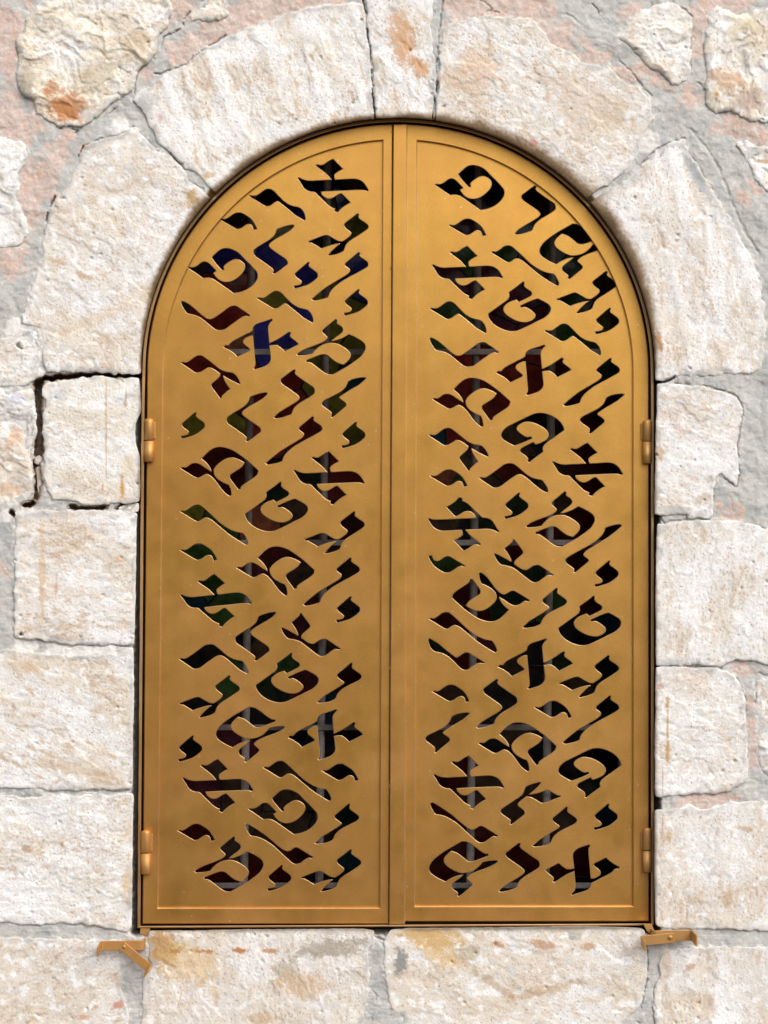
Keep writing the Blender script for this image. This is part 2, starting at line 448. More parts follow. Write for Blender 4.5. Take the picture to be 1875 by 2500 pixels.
# name, outline, base colour, kind, tool angle (deg), face depth
STONES = [
 ('boulder_ul', pts('A',(155,130),(230,45),(420,-25),(700,-20),(1050,-20),(1100,60),(1070,120),(1060,170),(1000,215),(1000,300),(960,375),(900,420),(855,500),(845,570),(760,610),(690,680),(620,740),(520,800),(380,800),(300,770),(230,720),(200,640),(130,580),(100,470),(110,330),(95,250),(150,200)), CREAM, 'rough', 20, 12),
 ('boulder_l', pts('A',(-160,870),(80,885),(150,910),(170,960),(160,1040),(120,1100),(130,1160),(100,1250),(150,1350),(180,1420),(170,1500),(120,1560),(0,1580),(-160,1580)), WHITE, 'rough', 70, 8),
 ('springer_l', pts('A',(850,800),(900,860),(960,920),(1060,975),(1120,1030),(1170,1100),(1220,1160),(1290,1200),(1330,1230),(1290,1275),(1200,1395),(1120,1500),(1065,1600),'D',(1340,200),(1290,380),(1228,600),(1195,850),(1185,1078),(1000,1075),(600,1065),(390,1060),(370,980),(350,850),(330,700),(190,650),(210,500),(270,350),(310,200),(350,100),'A',(270,1600),(275,1480),(300,1400),(340,1320),(400,1230),(440,1150),(500,1030),(530,960),(570,920),(650,880),(760,850)), WHITE*0.6+WARM*0.4, 'comb', 28, 4),
 ('voussoir_l', pts('A',(840,640),(870,590),(980,530),(1050,460),(1180,410),(1230,340),(1340,280),(1440,225),(1560,195),'B',(0,160),(150,110),(350,40),(560,20),(690,25),(700,60),(715,200),(735,330),(745,480),(750,600),(763,735),(600,757),(430,800),(260,870),(100,930),(0,985),'A',(1500,1060),(1420,1130),(1340,1180),(1310,1190),(1250,1090),(1170,1060),(1080,970),(990,900),(960,820),(900,700),(850,650)), WHITE*0.75+CREAM*0.25, 'flute', 72, 5),
 ('keystone', pts('B',(720,-60),(1128,-60),(1120,150),(1130,300),(1150,430),(1150,500),(1138,600),(1138,738),(950,722),(772,738),(762,600),(748,450),(728,250),(716,60)), WHITE, 'comb', 60, 4),
 ('voussoir_r', pts('B',(1192,180),(1300,130),(1450,100),(1560,100),'C',(60,120),(150,110),(230,190),(290,290),(390,320),(480,380),(570,420),(650,410),(700,480),(790,530),(860,570),(920,640),(930,700),(930,760),(870,850),(840,960),(760,1080),(640,1170),(560,1190),(530,1180),(470,1110),(380,1045),(250,955),(120,890),(0,855),'B',(1500,805),(1300,765),(1150,742),(1150,620),(1170,500),(1172,350),(1182,250)), WARM*0.6+WHITE*0.4, 'comb', 35, 5),
 ('springer_r', pts('C',(960,940),(1050,900),(1130,875),(1150,940),(1200,1030),(1270,1140),(1330,1250),(1390,1330),(1440,1420),(1500,1540),'G',(1250,120),(1270,200),(1340,290),(1310,410),(1350,490),(1345,600),(1365,700),(1340,850),(1340,1000),(1300,1060),(1100,1080),(900,1090),(600,1105),(570,1125),(435,1135),(430,1000),(425,800),(400,600),(350,380),(280,200),(200,50),'C',(740,1500),(660,1380),(590,1280),(560,1230),(650,1200),(740,1160),(830,1080),(900,1000)), WHITE*0.5+WARM*0.5, 'flute', 80, 4),
 ('boulder_ur', pts('C',(770,150),(850,70),(960,30),(1050,15),(1110,50),(1180,110),(1175,250),(1165,400),(1160,500),(1090,545),(1030,520),(980,460),(900,430),(830,350),(760,290),(690,220),(740,200)), WHITE*0.6+CREAM*0.4, 'rough', 10, 9),
 ('boulder_r', pts('C',(1270,110),(1330,40),(1430,80),(1480,90),(1659,50),(1800,50),(1800,770),(1560,770),(1480,740),(1420,700),(1330,720),(1270,680),(1255,560),(1270,470),(1250,300),(1270,180)), CREAM, 'rough', 100, 9),
 ('boulder_rl', pts('C',(1460,900),(1520,890),(1600,920),(1800,950),(1800,1230),(1640,1210),(1570,1130),(1540,1050),(1480,960)), CREAM*0.6+WHITE*0.4, 'rough', 40, 8),
 ('block_hinge_l', pts('D',(350,1240),(360,1190),(450,1140),(600,1135),(700,1112),(850,1105),(1050,1120),(1170,1117),(1185,1250),(1190,1400),(1145,1500),(1145,1650),(1180,1800),(1178,2150),(1040,2175),(950,2170),(800,2190),(700,2180),(600,2150),(450,2140),(400,2060),(370,1950),(380,1700),(360,1600),(360,1450),(390,1330)), WHITE*0.4+CREAM*0.6, 'comb', 10, 5),
 ('block_edge_l', pts('D',(-160,1210),(200,1205),(290,1195),(300,1350),(310,1500),(300,1650),(290,1750),(280,1900),(270,2130),(180,2190),(60,2200),(-160,2210)), WARM, 'rough', 5, 2),
 ('lime_block_l', pts('D',(-160,800),(60,780),(180,705),(320,725),(345,850),(335,1000),(300,1130),(200,1180),(0,1195),(-160,1195)), WHITE, 'smooth', 0, 3),
 ('block_l2', pts('E',(155,270),(400,265),(700,270),(1000,270),(1200,280),(1370,300),(1365,420),(1360,800),(1355,1200),(1345,1560),(1330,1610),(1160,1620),(800,1620),(600,1600),(380,1560),(220,1560),(140,1530),(135,1200),(150,900),(140,650),(155,420)), WHITE*0.7+WARM*0.3, 'comb', 4, 4),
 ('block_l3', pts('S',(-70,1592),(120,1598),(150,1600),(290,1596),(325,1582),(327,1700),(324,1820),'F',(890,620),(700,630),(500,636),(250,630),(0,612),(-190,612)), WHITE*0.65+WARM*0.35, 'comb', 20, 3),
 ('block_l4', pts('F',(-190,690),(200,680),(400,662),(700,665),(895,655),(900,750),(895,1000),(892,1300),(888,1560),(850,1590),(740,1570),(560,1540),(400,1530),(150,1540),(0,1530),(-190,1525)), WHITE, 'comb', 170, 3),
 ('block_l5', pts('F',(-190,1650),(300,1635),(500,1642),(700,1642),(830,1650),(880,1700),(870,1800),(830,1870),(820,1960),(850,2080),(870,2212),(870,2390),(-190,2390)), WARM*0.7+WHITE*0.3, 'comb', 150, 2),
 ('sill_l', pts('J',(70,200),(300,198),(700,190),(1100,187),(1500,185),(1585,200),(1590,280),(1550,320),(1550,500),(1540,640),(1520,760),(1500,860),(1500,1000),(15,1000),(20,760),(20,640),(30,500),(75,440),(60,300)), WARM*0.75+WHITE*0.25, 'comb', 75, 0),
 ('sill_r', pts('K',(210,190),(500,180),(900,177),(1300,170),(1480,166),'I',(600,1470),(640,1530),(645,1700),(640,1900),(600,2050),(530,2140),(500,2212),(480,2400),'K',(300,1000),(290,780),(215,740),(170,560),(165,400),(160,280)), WARM*0.6+CREAM*0.3+WHITE*0.1, 'comb', 24, 0),
 ('block_r5', pts('I',(800,1640),(1000,1620),(1200,1612),(1659,1620),(1800,1620),(1800,2400),(720,2400),(710,2180),(700,2060),(700,1950),(740,1850),(740,1700)), WARM*0.5+WHITE*0.5, 'flute', 84, 2),
 ('block_r4', pts('I',(705,565),(780,560),(880,550),(960,520),(1100,560),(1300,500),(1580,490),(1800,490),(1800,1480),(1500,1490),(1300,1480),(1000,1480),(800,1480),(712,1440),(706,1200),(700,1000),(704,800)), WHITE*0.6+WARM*0.4, 'comb', 95, 4),
 ('block_r3', pts('H',(440,1482),(650,1484),(950,1492),(1100,1550),(1180,1680),(1195,1850),(1200,2080),'I',(1418,100),(1420,330),(1350,390),(1200,430),(1000,440),(880,458),(712,460),(708,300),(704,0),'H',(432,1900),(430,1700)), WHITE*0.8+WARM*0.2, 'comb', 15, 4),
 ('block_edge_r', pts('H',(1280,1600),(1382,1565),(1560,1560),(1560,2700),'I',(1560,290),(1520,240),(1490,150),'H',(1290,2050),(1280,1850)), WHITE*0.5+WARM*0.5, 'rough', 60, 2),
 ('block_r2', pts('H',(450,272),(500,278),(700,245),(900,243),(1150,245),(1300,292),(1400,320),(1560,320),(1560,1450),(1200,1420),(1050,1440),(980,1472),(650,1468),(442,1465),(436,1200),(432,800),(442,400)), WHITE*0.85+WARM*0.15, 'comb', 100, 4),
 ('block_r1', pts('G',(450,1165),(560,1162),(700,1178),(850,1188),(980,1218),(1100,1268),(1140,1310),(1168,1390),(1148,1550),(1118,1700),(1138,1850),(1128,1990),(1110,2028),(1030,1960),(980,1930),(940,1960),(912,2080),(918,2200),'H',(900,228),(715,228),(700,190),(480,200),(424,190),'G',(424,2100),(432,1900),(432,1600),(442,1400),(442,1250)), WHITE, 'comb', 25, 5),
 ('top_small', pts('A',(1290,-60),(1390,-60),(1440,70),(1450,100),(1400,130),(1260,140),(1180,110),(1240,40)), WHITE*0.5+CREAM*0.5, 'rough', 30, 5),
 ('pebble_a', pts('D',(290,1790),(330,1770),(365,1800),(350,1840),(310,1850),(288,1830)), CREAM, 'smooth', 0, -30),
 ('pebble_b', pts('D',(300,1880),(340,1860),(365,1950),(370,2050),(345,2110),(318,2080),(310,1960)), TAN, 'smooth', 0, -28),
 ('chip_a', pts('E',(400,235),(450,205),(520,200),(522,250),(470,262)), CREAM, 'smooth', 0, -14),
 ('chip_b', pts('E',(530,225),(600,212),(690,225),(700,245),(620,268),(532,258)), CREAM, 'smooth', 0, -14),
 ('chip_c', pts('E',(1070,215),(1150,210),(1180,235),(1120,262),(1060,245)), TAN, 'smooth', 0, -16),
 ('chip_d', pts('E',(1185,240),(1280,205),(1385,198),(1382,280),(1300,292),(1180,265)), WARM, 'smooth', 0, -10),
]

# stains and smears with shapes of their own: centre, radii, rotation, colour, strength
def ST(c, x, y, rx, ry, rot, col, s):
    k = CROP[c]
    return (k[0]+x/k[2], k[1]+y/k[2], rx/k[2], ry/k[2], math.radians(rot), col, s)

STAINS = [
 ST('A',430,680,170,110,10,lin(204,146,100),0.85), ST('A',420,700,90,60,20,ORANGE,0.7), ST('A',330,560,40,70,20,ORANGE,0.7), ST('A',160,500,60,120,0,lin(176,164,142),0.7),
 ST('A',560,720,60,40,0,lin(235,232,228),0.8),
 ST('A',860,280,110,90,0,lin(196,172,140),0.5), ST('A',620,460,180,70,-20,lin(205,190,160),0.5),
 ST('A',1220,1250,45,60,20,GOLDST,0.75), ST('A',1320,1105,40,25,0,GOLDST,0.55),
 ST('A',930,640,70,90,40,GREY,0.75), ST('A',1010,750,20,30,0,lin(200,140,140),0.5),
 ST('A',1210,1110,60,60,30,GREY,0.8), ST('A',640,900,150,30,-20,GREY,0.5),
 ST('B',940,260,85,180,-12,lin(214,166,122),0.85), ST('B',1060,430,70,70,-30,lin(210,160,115),0.85),
 ST('B',1150,350,25,380,1,lin(196,198,198),0.7), ST('B',740,620,28,80,0,GREY,0.5),
 ST('B',1420,430,160,90,30,lin(226,190,160),0.55), ST('B',1300,520,160,60,20,lin(222,190,162),0.5),
 ST('C',170,905,28,26,0,lin(196,120,130),0.7), ST('C',870,930,90,50,-40,lin(222,222,220),0.9),
 ST('C',520,640,300,140,30,lin(214,190,164),0.5), ST('C',640,1200,110,35,-25,GREY,0.6),
 ST('C',800,1110,60,60,-40,GREY,0.7),
 ST('C',1200,1100,40,200,-28,lin(186,190,192),0.85), ST('C',1320,1300,30,120,-28,lin(190,192,192),0.6),
 ST('C',1400,500,150,70,20,lin(196,160,128),0.75), ST('C',1335,600,18,16,0,lin(206,150,60),0.9),
 ST('C',1540,640,120,80,10,lin(186,160,150),0.6), ST('C',1620,1020,80,14,4,lin(184,134,80),0.7),
 ST('C',1560,160,60,50,0,lin(206,190,160),0.6),
 ST('G',470,820,26,110,-10,lin(190,140,90),0.85), ST('G',620,700,200,120,40,lin(230,214,196),0.4),
 ST('G',460,1750,40,110,5,GOLDST,0.55), ST('G',1000,880,120,100,20,lin(216,192,164),0.5),
 ST('G',850,2130,90,50,0,lin(190,168,140),0.6),
 ST('H',535,1790,18,60,2,lin(206,164,104),0.95), ST('H',535,2000,9,200,1,lin(206,164,104),0.85),
 ST('I',806,100,16,110,2,lin(206,164,104),0.9), ST('I',812,760,20,40,0,lin(206,164,104),0.6),
 ST('I',825,1130,20,40,0,lin(206,164,104),0.6), ST('I',768,350,6,190,1,lin(190,130,135),0.65),
 ST('I',768,700,6,110,1,lin(190,120,130),0.6), ST('H',470,1640,30,40,0,lin(190,140,100),0.6),
 ST('H',840,380,40,60,0,lin(210,180,150),0.5), ST('H',600,170,110,60,0,GREY,0.7), ST('H',480,310,50,40,0,GREY,0.6),
 ST('H',560,1450,120,40,0,GREY,0.45),
 ST('I',1270,1240,50,70,20,lin(196,160,120),0.6), ST('I',1400,705,80,20,5,lin(196,156,112),0.6),
 ST('I',980,1770,40,30,-30,lin(180,130,90),0.6), ST('I',780,1750,60,140,0,lin(210,180,148),0.5),
 ST('I',1120,2080,60,120,0,lin(214,186,154),0.5),
 ST('E',420,900,36,560,0.5,lin(222,192,158),0.75), ST('E',560,1060,14,110,2,lin(206,140,110),0.6),
 ST('E',850,560,14,120,0,lin(214,180,146),0.6), ST('E',1185,760,40,40,0,lin(226,180,120),0.6),
 ST('E',390,320,230,26,0,lin(200,202,214),0.6), ST('E',850,270,500,34,0,lin(216,200,182),0.6),
 ST('E',1130,330,60,28,0,GREY,0.5), ST('E',1240,1420,100,70,0,lin(216,188,150),0.5),
 ST('E',260,1830,170,70,10,lin(214,180,140),0.6), ST('E',800,1690,380,70,3,lin(226,226,226),0.9),
 ST('E',330,1650,240,60,0,lin(228,224,218),0.8), ST('E',1030,30,14,60,4,lin(214,160,90),0.7),
 ST('E',1220,50,18,60,2,lin(220,160,80),0.8),
 ST('F',870,1250,50,180,3,lin(222,190,146),0.65), ST('F',880,930,35,80,0,lin(224,194,150),0.6),
 ST('F',180,1030,40,26,20,lin(176,136,100),0.65), ST('F',520,500,380,50,14,lin(214,186,152),0.55),
 ST('F',420,1000,14,22,0,lin(170,140,104),0.8), ST('F',800,2080,50,30,-20,lin(206,120,84),0.75),
 ST('F',560,2165,40,20,0,lin(210,150,116),0.6), ST('F',650,2095,24,14,0,lin(208,150,120),0.6),
 ST('J',150,320,130,150,20,lin(184,140,80),0.85), ST('J',330,420,220,160,20,lin(222,186,124),0.6),
 ST('J',440,338,52,18,0,lin(194,130,72),0.9), ST('J',685,336,54,22,0,lin(194,128,72),0.95),
 ST('J',875,336,54,20,0,lin(194,140,92),0.85), ST('J',240,338,46,18,0,lin(180,124,70),0.8),
 ST('J',1300,320,320,70,-6,lin(158,144,126),0.7), ST('J',980,480,100,90,30,lin(170,156,136),0.5),
 ST('J',1100,560,220,100,10,lin(214,178,138),0.55), ST('J',520,640,24,80,0,lin(206,170,120),0.5),
 ST('J',800,790,90,50,0,lin(206,166,116),0.55), ST('J',400,560,60,40,0,lin(196,166,116),0.5),
 ST('K',470,240,260,80,10,lin(214,170,96),0.8), ST('K',560,380,180,60,20,lin(222,182,112),0.6),
 ST('K',270,410,52,100,4,lin(150,150,146),0.95), ST('K',1230,290,110,34,10,lin(196,140,92),0.7),
 ST('K',930,290,50,24,0,lin(206,150,104),0.7), ST('K',1540,305,60,30,0,lin(200,150,100),0.7),
 ST('K',730,350,90,70,0,lin(168,156,130),0.45), ST('K',1440,230,60,30,0,lin(160,162,160),0.6),
 ST('K',1250,600,360,36,-14,lin(196,160,120),0.5), ST('K',900,560,200,30,35,lin(186,150,110),0.55),
 ST('K',1150,185,330,26,0,lin(176,178,178),0.4),
 ST('D',480,130,90,26,20,lin(196,158,110),0.6), ST('D',720,260,90,26,20,lin(192,150,108),0.65),
 ST('D',880,780,60,60,-40,lin(206,176,140),0.55), ST('D',1060,1290,14,80,3,lin(184,140,92),0.7),
 ST('D',895,1600,8,560,0,lin(202,166,116),0.7), ST('D',1030,2030,18,110,0,lin(214,160,84),0.8),
 ST('D',1090,1850,90,110,0,lin(226,200,156),0.5), ST('D',120,1620,70,90,30,lin(206,160,122),0.6),
 ST('D',130,1290,80,60,0,lin(214,216,230),0.7), ST('D',80,2050,140,60,0,lin(216,176,140),0.6),
 ST('D',760,640,500,60,-25,lin(222,200,168),0.5), ST('D',500,1250,80,60,0,lin(206,206,216),0.5),
]

# overspray and grime on the stone just around the opening is handled by distance to the opening outline
CX, CY, RX, RY = 971.7, 907.0, 611.7, 604.0      # arch of the shutter leaves

def opening_outline(grow, n=72, bottom=2258.0):
    """outline of the leaves grown by some pixels; straight sides lean slightly as in the photo"""
    o = []
    for i in range(n+1):
        t = math.pi - math.pi*i/n
        o.append((CX+(RX+grow)*math.cos(t), CY-(RY+grow)*math.sin(t)))
    o.append((1584+grow, 1000)); o.append((1584.0+grow, bottom+grow*0.9-6))
    o.append((348-grow, bottom+grow*0.9)); o.append((358-grow, 1000))
    return np.array(o)

def poly_sdf(px, py, poly):
    """signed distance, positive inside"""
    best = np.full(px.shape, 1e18)
    inside = np.zeros(px.shape, dtype=bool)
    n = len(poly)
    for i in range(n):
        ax, ay = poly[i]
        bx, by = poly[(i+1) % n]
        ex, ey = bx-ax, by-ay
        L = ex*ex+ey*ey
        if L < 1e-9:
            continue
        t = np.clip(((px-ax)*ex+(py-ay)*ey)/L, 0, 1)
        dx, dy = px-(ax+t*ex), py-(ay+t*ey)
        best = np.minimum(best, dx*dx+dy*dy)
        if by != ay:
            c = ((ay > py) != (by > py)) & (px < ex*(py-ay)/(by-ay)+ax)
            inside ^= c
    d = np.sqrt(best)
    return np.where(inside, d, -d)

def line_dist(px, py, line):
    best = np.full(px.shape, 1e18)
    for (ax, ay), (bx, by) in zip(line[:-1], line[1:]):
        ex, ey = bx-ax, by-ay
        L = ex*ex+ey*ey+1e-9
        t = np.clip(((px-ax)*ex+(py-ay)*ey)/L, 0, 1)
        best = np.minimum(best, (px-ax-t*ex)**2+(py-ay-t*ey)**2)
    return np.sqrt(best)

OPEN = opening_outline(13)

def roughen(poly, step=11.0, amp=2.4, seed=0):
    out = []
    n = len(poly)
    # Catmull-Rom through the corners, lightly
    for i in range(n):
        p0, p1, p2, p3 = poly[i-1], poly[i], poly[(i+1) % n], poly[(i+2) % n]
        L = np.hypot(*(p2-p1))
        k = max(1, int(L/step))
        for j in range(k):
            t = j/k
            lin_ = p1+(p2-p1)*t
            cr = 0.5*((2*p1)+(-p0+p2)*t+(2*p0-5*p1+4*p2-p3)*t*t+(-p0+3*p1-3*p2+p3)*t**3)
            out.append(lin_*0.6+cr*0.4)
    out = np.array(out)
    dx = fbm(out[:, 0]/26, out[:, 1]/26, 3, seed+40)*amp
    dy = fbm(out[:, 0]/26, out[:, 1]/26, 3, seed+80)*amp
    dx += fbm(out[:, 0]/9, out[:, 1]/9, 2, seed+120)*amp*0.55
    dy += fbm(out[:, 0]/9, out[:, 1]/9, 2, seed+160)*amp*0.55
    if amp > 2:
        top = out[:, 1] < CY-6
        rx_, ry_ = (out[:, 0]-CX)/(RX+15.5), (out[:, 1]-CY)/(RY+15.5)
        rr = np.hypot(rx_, ry_)
        pull = top & (rr < 1+46.0/RX)
        out[pull, 0] = CX+(out[pull, 0]-CX)/rr[pull]
        out[pull, 1] = CY+(out[pull, 1]-CY)/rr[pull]
        near = sstep(14, 40, -poly_sdf(out[:, 0], out[:, 1], OPEN))*0.8+0.2
        dx, dy = dx*near, dy*near
    return out+np.stack([dx, dy], 1)

# cracks: dark open joints, (polyline, half width, depth)
CRACKS = [
 (pts('A',(1285,0),(1230,50),(1170,110),(1150,180),(1100,205),(1040,235),(1020,290),(980,372)), 2.2, 16),
 (pts('A',(900,415),(865,480),(850,560),(850,590)), 2.2, 16), (pts('A',(780,610),(740,670),(695,725)), 1.8, 12),
 (pts('A',(1430,225),(1340,285),(1240,345),(1190,405),(1090,440),(1020,468),(980,470)), 2.0, 14),
 (pts('A',(525,935),(495,990)), 3.0, 22), (pts('A',(375,1180),(340,1260),(305,1330),(295,1400)), 2.8, 22),
 (pts('A',(300,1400),(270,1480)), 1.5, 10), (pts('A',(380,815),(440,805),(490,830),(480,850)), 2.4, 18),
 (pts('A',(520,935),(570,905),(640,875),(760,855),(800,830),(850,800)), 1.5, 10),
 (pts('A',(1080,975),(1110,1010),(1160,1050)), 3.0, 24), (pts('A',(930,890),(990,950),(1060,980)), 1.6, 10),
 (pts('A',(1170,1120),(1230,1170),(1290,1200)), 1.6, 10),
 (pts('A',(1400,0),(1415,50),(1445,80)), 1.8, 12),
 (pts('B',(690,0),(710,90),(716,200),(735,330),(745,480),(752,600),(766,760)), 2.6, 26),
 (pts('B',(1195,0),(1180,150),(1165,300),(1150,440),(1160,500),(1155,590),(1146,640),(1143,765)), 1.6, 14),
 (pts('B',(1163,500),(1157,590)), 4.0, 30), (pts('B',(1150,625),(1144,765)), 2.8, 28),
 (pts('B',(1430,0),(1490,40),(1510,60),(1470,75),(1590,80)), 1.3, 8),
 (pts('C',(545,25),(585,65),(590,125)), 1.8, 12), (pts('C',(1060,10),(1120,55),(1180,105)), 2.0, 10),
 (pts('C',(960,940),(1040,905),(1130,875)), 2.0, 14), (pts('C',(840,1050),(920,980),(960,940)), 1.4, 10),
 (pts('C',(1175,820),(1220,880),(1290,960),(1350,1080),(1400,1200),(1450,1330),(1520,1480),(1600,1600)), 7.0, 5),
 (pts('C',(1130,940),(1170,990),(1210,1040),(1270,1140),(1310,1210)), 1.2, 7),
 (pts('C',(720,390),(790,450),(860,540),(920,610)), 2.0, 8), (pts('C',(1170,240),(1165,400),(1180,500),(1240,545)), 1.3, 8),
 (pts('C',(360,85),(420,105),(470,150)), 6.0, 5),
 (pts('G',(435,1148),(520,1140),(585,1118),(600,1100)), 4.0, 40),
 (pts('G',(600,1160),(720,1170),(860,1180),(960,1212),(1060,1240),(1120,1275),(1160,1340),(1168,1400),(1140,1560),(1120,1700),(1138,1800),(1140,1900),(1128,2000),(1108,2030),(1030,1970),(985,1925)), 2.0, 16),
 (pts('G',(940,1960),(912,2080),(925,2160),(915,2260)), 1.5, 10),
 (pts('H',(420,200),(480,205)), 3.5, 34), (pts('H',(470,220),(510,270),(560,245),(700,238),(710,190)), 1.7, 12),
 (pts('H',(710,230),(830,238),(930,240)), 1.5, 10), (pts('H',(650,1476),(850,1474),(960,1480),(990,1490)), 2.0, 16),
 (pts('H',(1110,1570),(1160,1650),(1190,1740),(1195,1900)), 1.4, 9), (pts('H',(1280,1700),(1272,1780)), 2.0, 14),
 (pts('H',(1280,280),(1330,310),(1382,318)), 2.0, 14), (pts('H',(1300,1530),(1330,1550),(1382,1552)), 1.8, 12),
 (pts('I',(640,1600),(655,1720),(640,1900),(600,2080)), 2.2, 18), (pts('I',(715,1940),(698,1970),(705,2060),(715,2150)), 1.8, 12),
 (pts('I',(525,2140),(560,2190),(600,2210)), 1.5, 10),
 (pts('J',(1590,240),(1660,265)), 2.4, 16), (pts('K',(100,250),(190,268),(210,245)), 2.4, 16),
 (pts('K',(75,600),(110,640),(100,720),(70,800)), 1.2, 7),
 (pts('E',(1160,1620),(1340,1640)), 1.6, 12), (pts('E',(560,1610),(700,1640),(760,1620),(1160,1615)), 1.4, 8),
 (pts('E',(180,1530),(210,1510)), 7.0, 45),
 (pts('D',(150,830),(180,860)), 6.0, 40),
 (pts('F',(200,670),(100,690),(40,680)), 1.5, 8), (pts('F',(540,640),(740,642),(880,636)), 1.5, 12),
]
DEEP = [   # open dry joints where hardly any mortar is left: (polyline, half width, depth)
 (pts('D',(380,1120),(500,1110),(700,1095),(900,1092),(1190,1100)), 5.0, 70),
 (pts('D',(330,1150),(320,1300),(325,1500),(335,1640),(325,1780)), 8.5, 70),
 (pts('D',(300,1830),(330,2000),(300,2120)), 6.5, 45),
 (pts('E',(240,215),(320,200)), 5, 50), (pts('E',(700,235),(850,255),(1060,240)), 4.0, 40),
 (pts('E',(1175,255),(1230,215),(1385,185)), 4, 55), (pts('E',(120,290),(145,320)), 4, 40),
]
def MB(c, x, y, r):
    k = CROP[c]
    return (k[0]+x/k[2], k[1]+y/k[2], r/k[2])
PINKS = [MB('A',60,200,190), MB('A',80,420,120), MB('A',80,780,190), MB('A',230,1150,150), MB('A',180,1330,110), MB('A',420,900,110),
         MB('A',330,1010,80), MB('A',1130,60,120), MB('A',1380,180,170), MB('A',1160,320,120), MB('A',1560,60,150), MB('A',940,440,70),
         MB('A',600,-10,120), MB('A',100,1620,130), MB('B',160,70,200), MB('B',420,0,150), MB('B',1420,60,250), MB('B',800,60,60),
         MB('C',130,60,200), MB('C',300,250,140), MB('C',520,380,120), MB('C',760,500,100), MB('C',870,420,70), MB('C',960,510,70),
         MB('C',800,90,110), MB('C',1220,100,120), MB('C',1210,280,90), MB('C',1150,590,85), MB('C',1500,800,150), MB('C',1620,850,120),
         MB('C',1560,1180,90), MB('C',1400,0,160), MB('H',1200,1510,110), MB('H',1240,1800,90), MB('H',1240,2050,110),
         MB('I',1460,60,90), MB('I',1460,200,90), MB('I',1120,470,230), MB('H',1050,170,100), MB('E',20,850,90)]
WHITES = [MB('D',150,720,150), MB('D',330,900,90), MB('E',700,1660,330), MB('E',250,1620,160), MB('E',1000,1690,240), MB('D',340,1060,60),
          MB('E',40,330,110), MB('C',900,900,110), MB('A',760,800,80)]

H = 2.6
U0, U1, V0, V1 = -60.0, 1935.0, -60.0, 2560.0
wall = thing('stone_wall', 'pale limestone wall of tooled blocks and rubble with grey and pink mortar around the arched window', 'wall', (0, 0.10, 0))

def crack_profile(u, v):
    c = np.zeros(u.shape)
    wob = fbm(u/14, v/14, 3, 300)*2.6
    wob2 = fbm(u/14, v/14, 3, 330)*2.6
    for line, w, dep in CRACKS:
        lo, hi = line.min(0)-20, line.max(0)+20
        m = (u > lo[0]) & (u < hi[0]) & (v > lo[1]) & (v < hi[1])
        if not m.any():
            continue
        dd = line_dist(u[m]+wob[m], v[m]+wob2[m], line)
        ww = w*(0.62+0.5*fbm(u[m]/38, v[m]/38, 2, 360))
        c[m] = np.maximum(c[m], (dep if dep >= 22 else dep*0.6)*0.85*(1-sstep(ww*0.3, ww*0.9+1.0, dd))*sstep(-0.55, -0.2, fbm(u[m]/30, v[m]/30, 2, 370)))
    return c

def stain_colour(col, u, v, seed):
    n = fbm(u/22, v/22, 5, seed+500, 0.68)
    n2 = fbm(u/5, v/5, 2, seed+540)
    for (su, sv, rx, ry, rot, c, s) in STAINS:
        R = max(rx, ry)*1.6
        m = (abs(u-su) < R) & (abs(v-sv) < R)
        if not m.any():
            continue
        dx, dy = u[m]-su, v[m]-sv
        ca, sa = math.cos(rot), math.sin(rot)
        x, y = (dx*ca+dy*sa)/rx, (-dx*sa+dy*ca)/ry
        r = np.sqrt(x*x+y*y)
        f = sstep(1.15, 0.55, r+n[m]*0.62+n2[m]*0.22)*s
        col[m] = col[m]*(1-f[:, None])+c*f[:, None]
    return col

def grid_mesh(u, v, keep, quads_ok, ncol):
    """index bookkeeping for a regular grid: returns quads and tris over kept vertices"""
    idx = -np.ones(keep.shape, dtype=np.int64)
    idx[keep] = np.arange(keep.sum())
    a, b, c, d = idx[:-1, :-1], idx[:-1, 1:], idx[1:, 1:], idx[1:, :-1]
    ka, kb, kc, kd = a >= 0, b >= 0, c >= 0, d >= 0
    full = ka & kb & kc & kd & quads_ok
    q = np.stack([a[full], d[full], c[full], b[full]], 1)
    tris = []
    for (x, y, z, m) in ((b, a, d, kb & ka & kd & ~kc), (c, b, a, kc & kb & ka & ~kd), (d, c, b, kd & kc & kb & ~ka), (a, d, c, ka & kd & kc & ~kb)):
        m = m & quads_ok
        tris.append(np.stack([x[m], y[m], z[m]], 1))
    return q, np.concatenate(tris)

def with_skirt(verts, cols, q, t, depth_d):
    """close the sides: extrude the open border straight back into the wall"""
    e = np.concatenate([q[:, [0, 1]], q[:, [1, 2]], q[:, [2, 3]], q[:, [3, 0]], t[:, [0, 1]], t[:, [1, 2]], t[:, [2, 0]]])
    key = np.sort(e, axis=1)
    key = key[:, 0]*len(verts)+key[:, 1]
    _, inv, cnt = np.unique(key, return_inverse=True, return_counts=True)
    be = e[cnt[inv] == 1]
    vs = np.unique(be)
    remap = -np.ones(len(verts), dtype=np.int64)
    n0 = len(verts)
    remap[vs] = np.arange(len(vs))
    top = verts[vs]
    u, v, d = top.T
    bot = np.stack([u, v, np.full(len(u), depth_d)], 1)
    V = np.concatenate([verts, top, bot])
    Cc = np.concatenate([cols, cols[vs], cols[vs]])
    i, j = remap[be[:, 0]], remap[be[:, 1]]
    sq = np.stack([n0+j, n0+i, n0+len(vs)+i, n0+len(vs)+j], 1)
    return V, Cc, np.concatenate([q, sq]), t

def ledges(x, y, seed, n):
    """broken flakes: a noise field cut into small terraces with crisp lips"""
    t = (fbm(x, y, 4, seed, 0.55)+1.0)*n
    f = t-np.floor(t)
    return (np.floor(t)+sstep(0.30, 0.62, f))/n

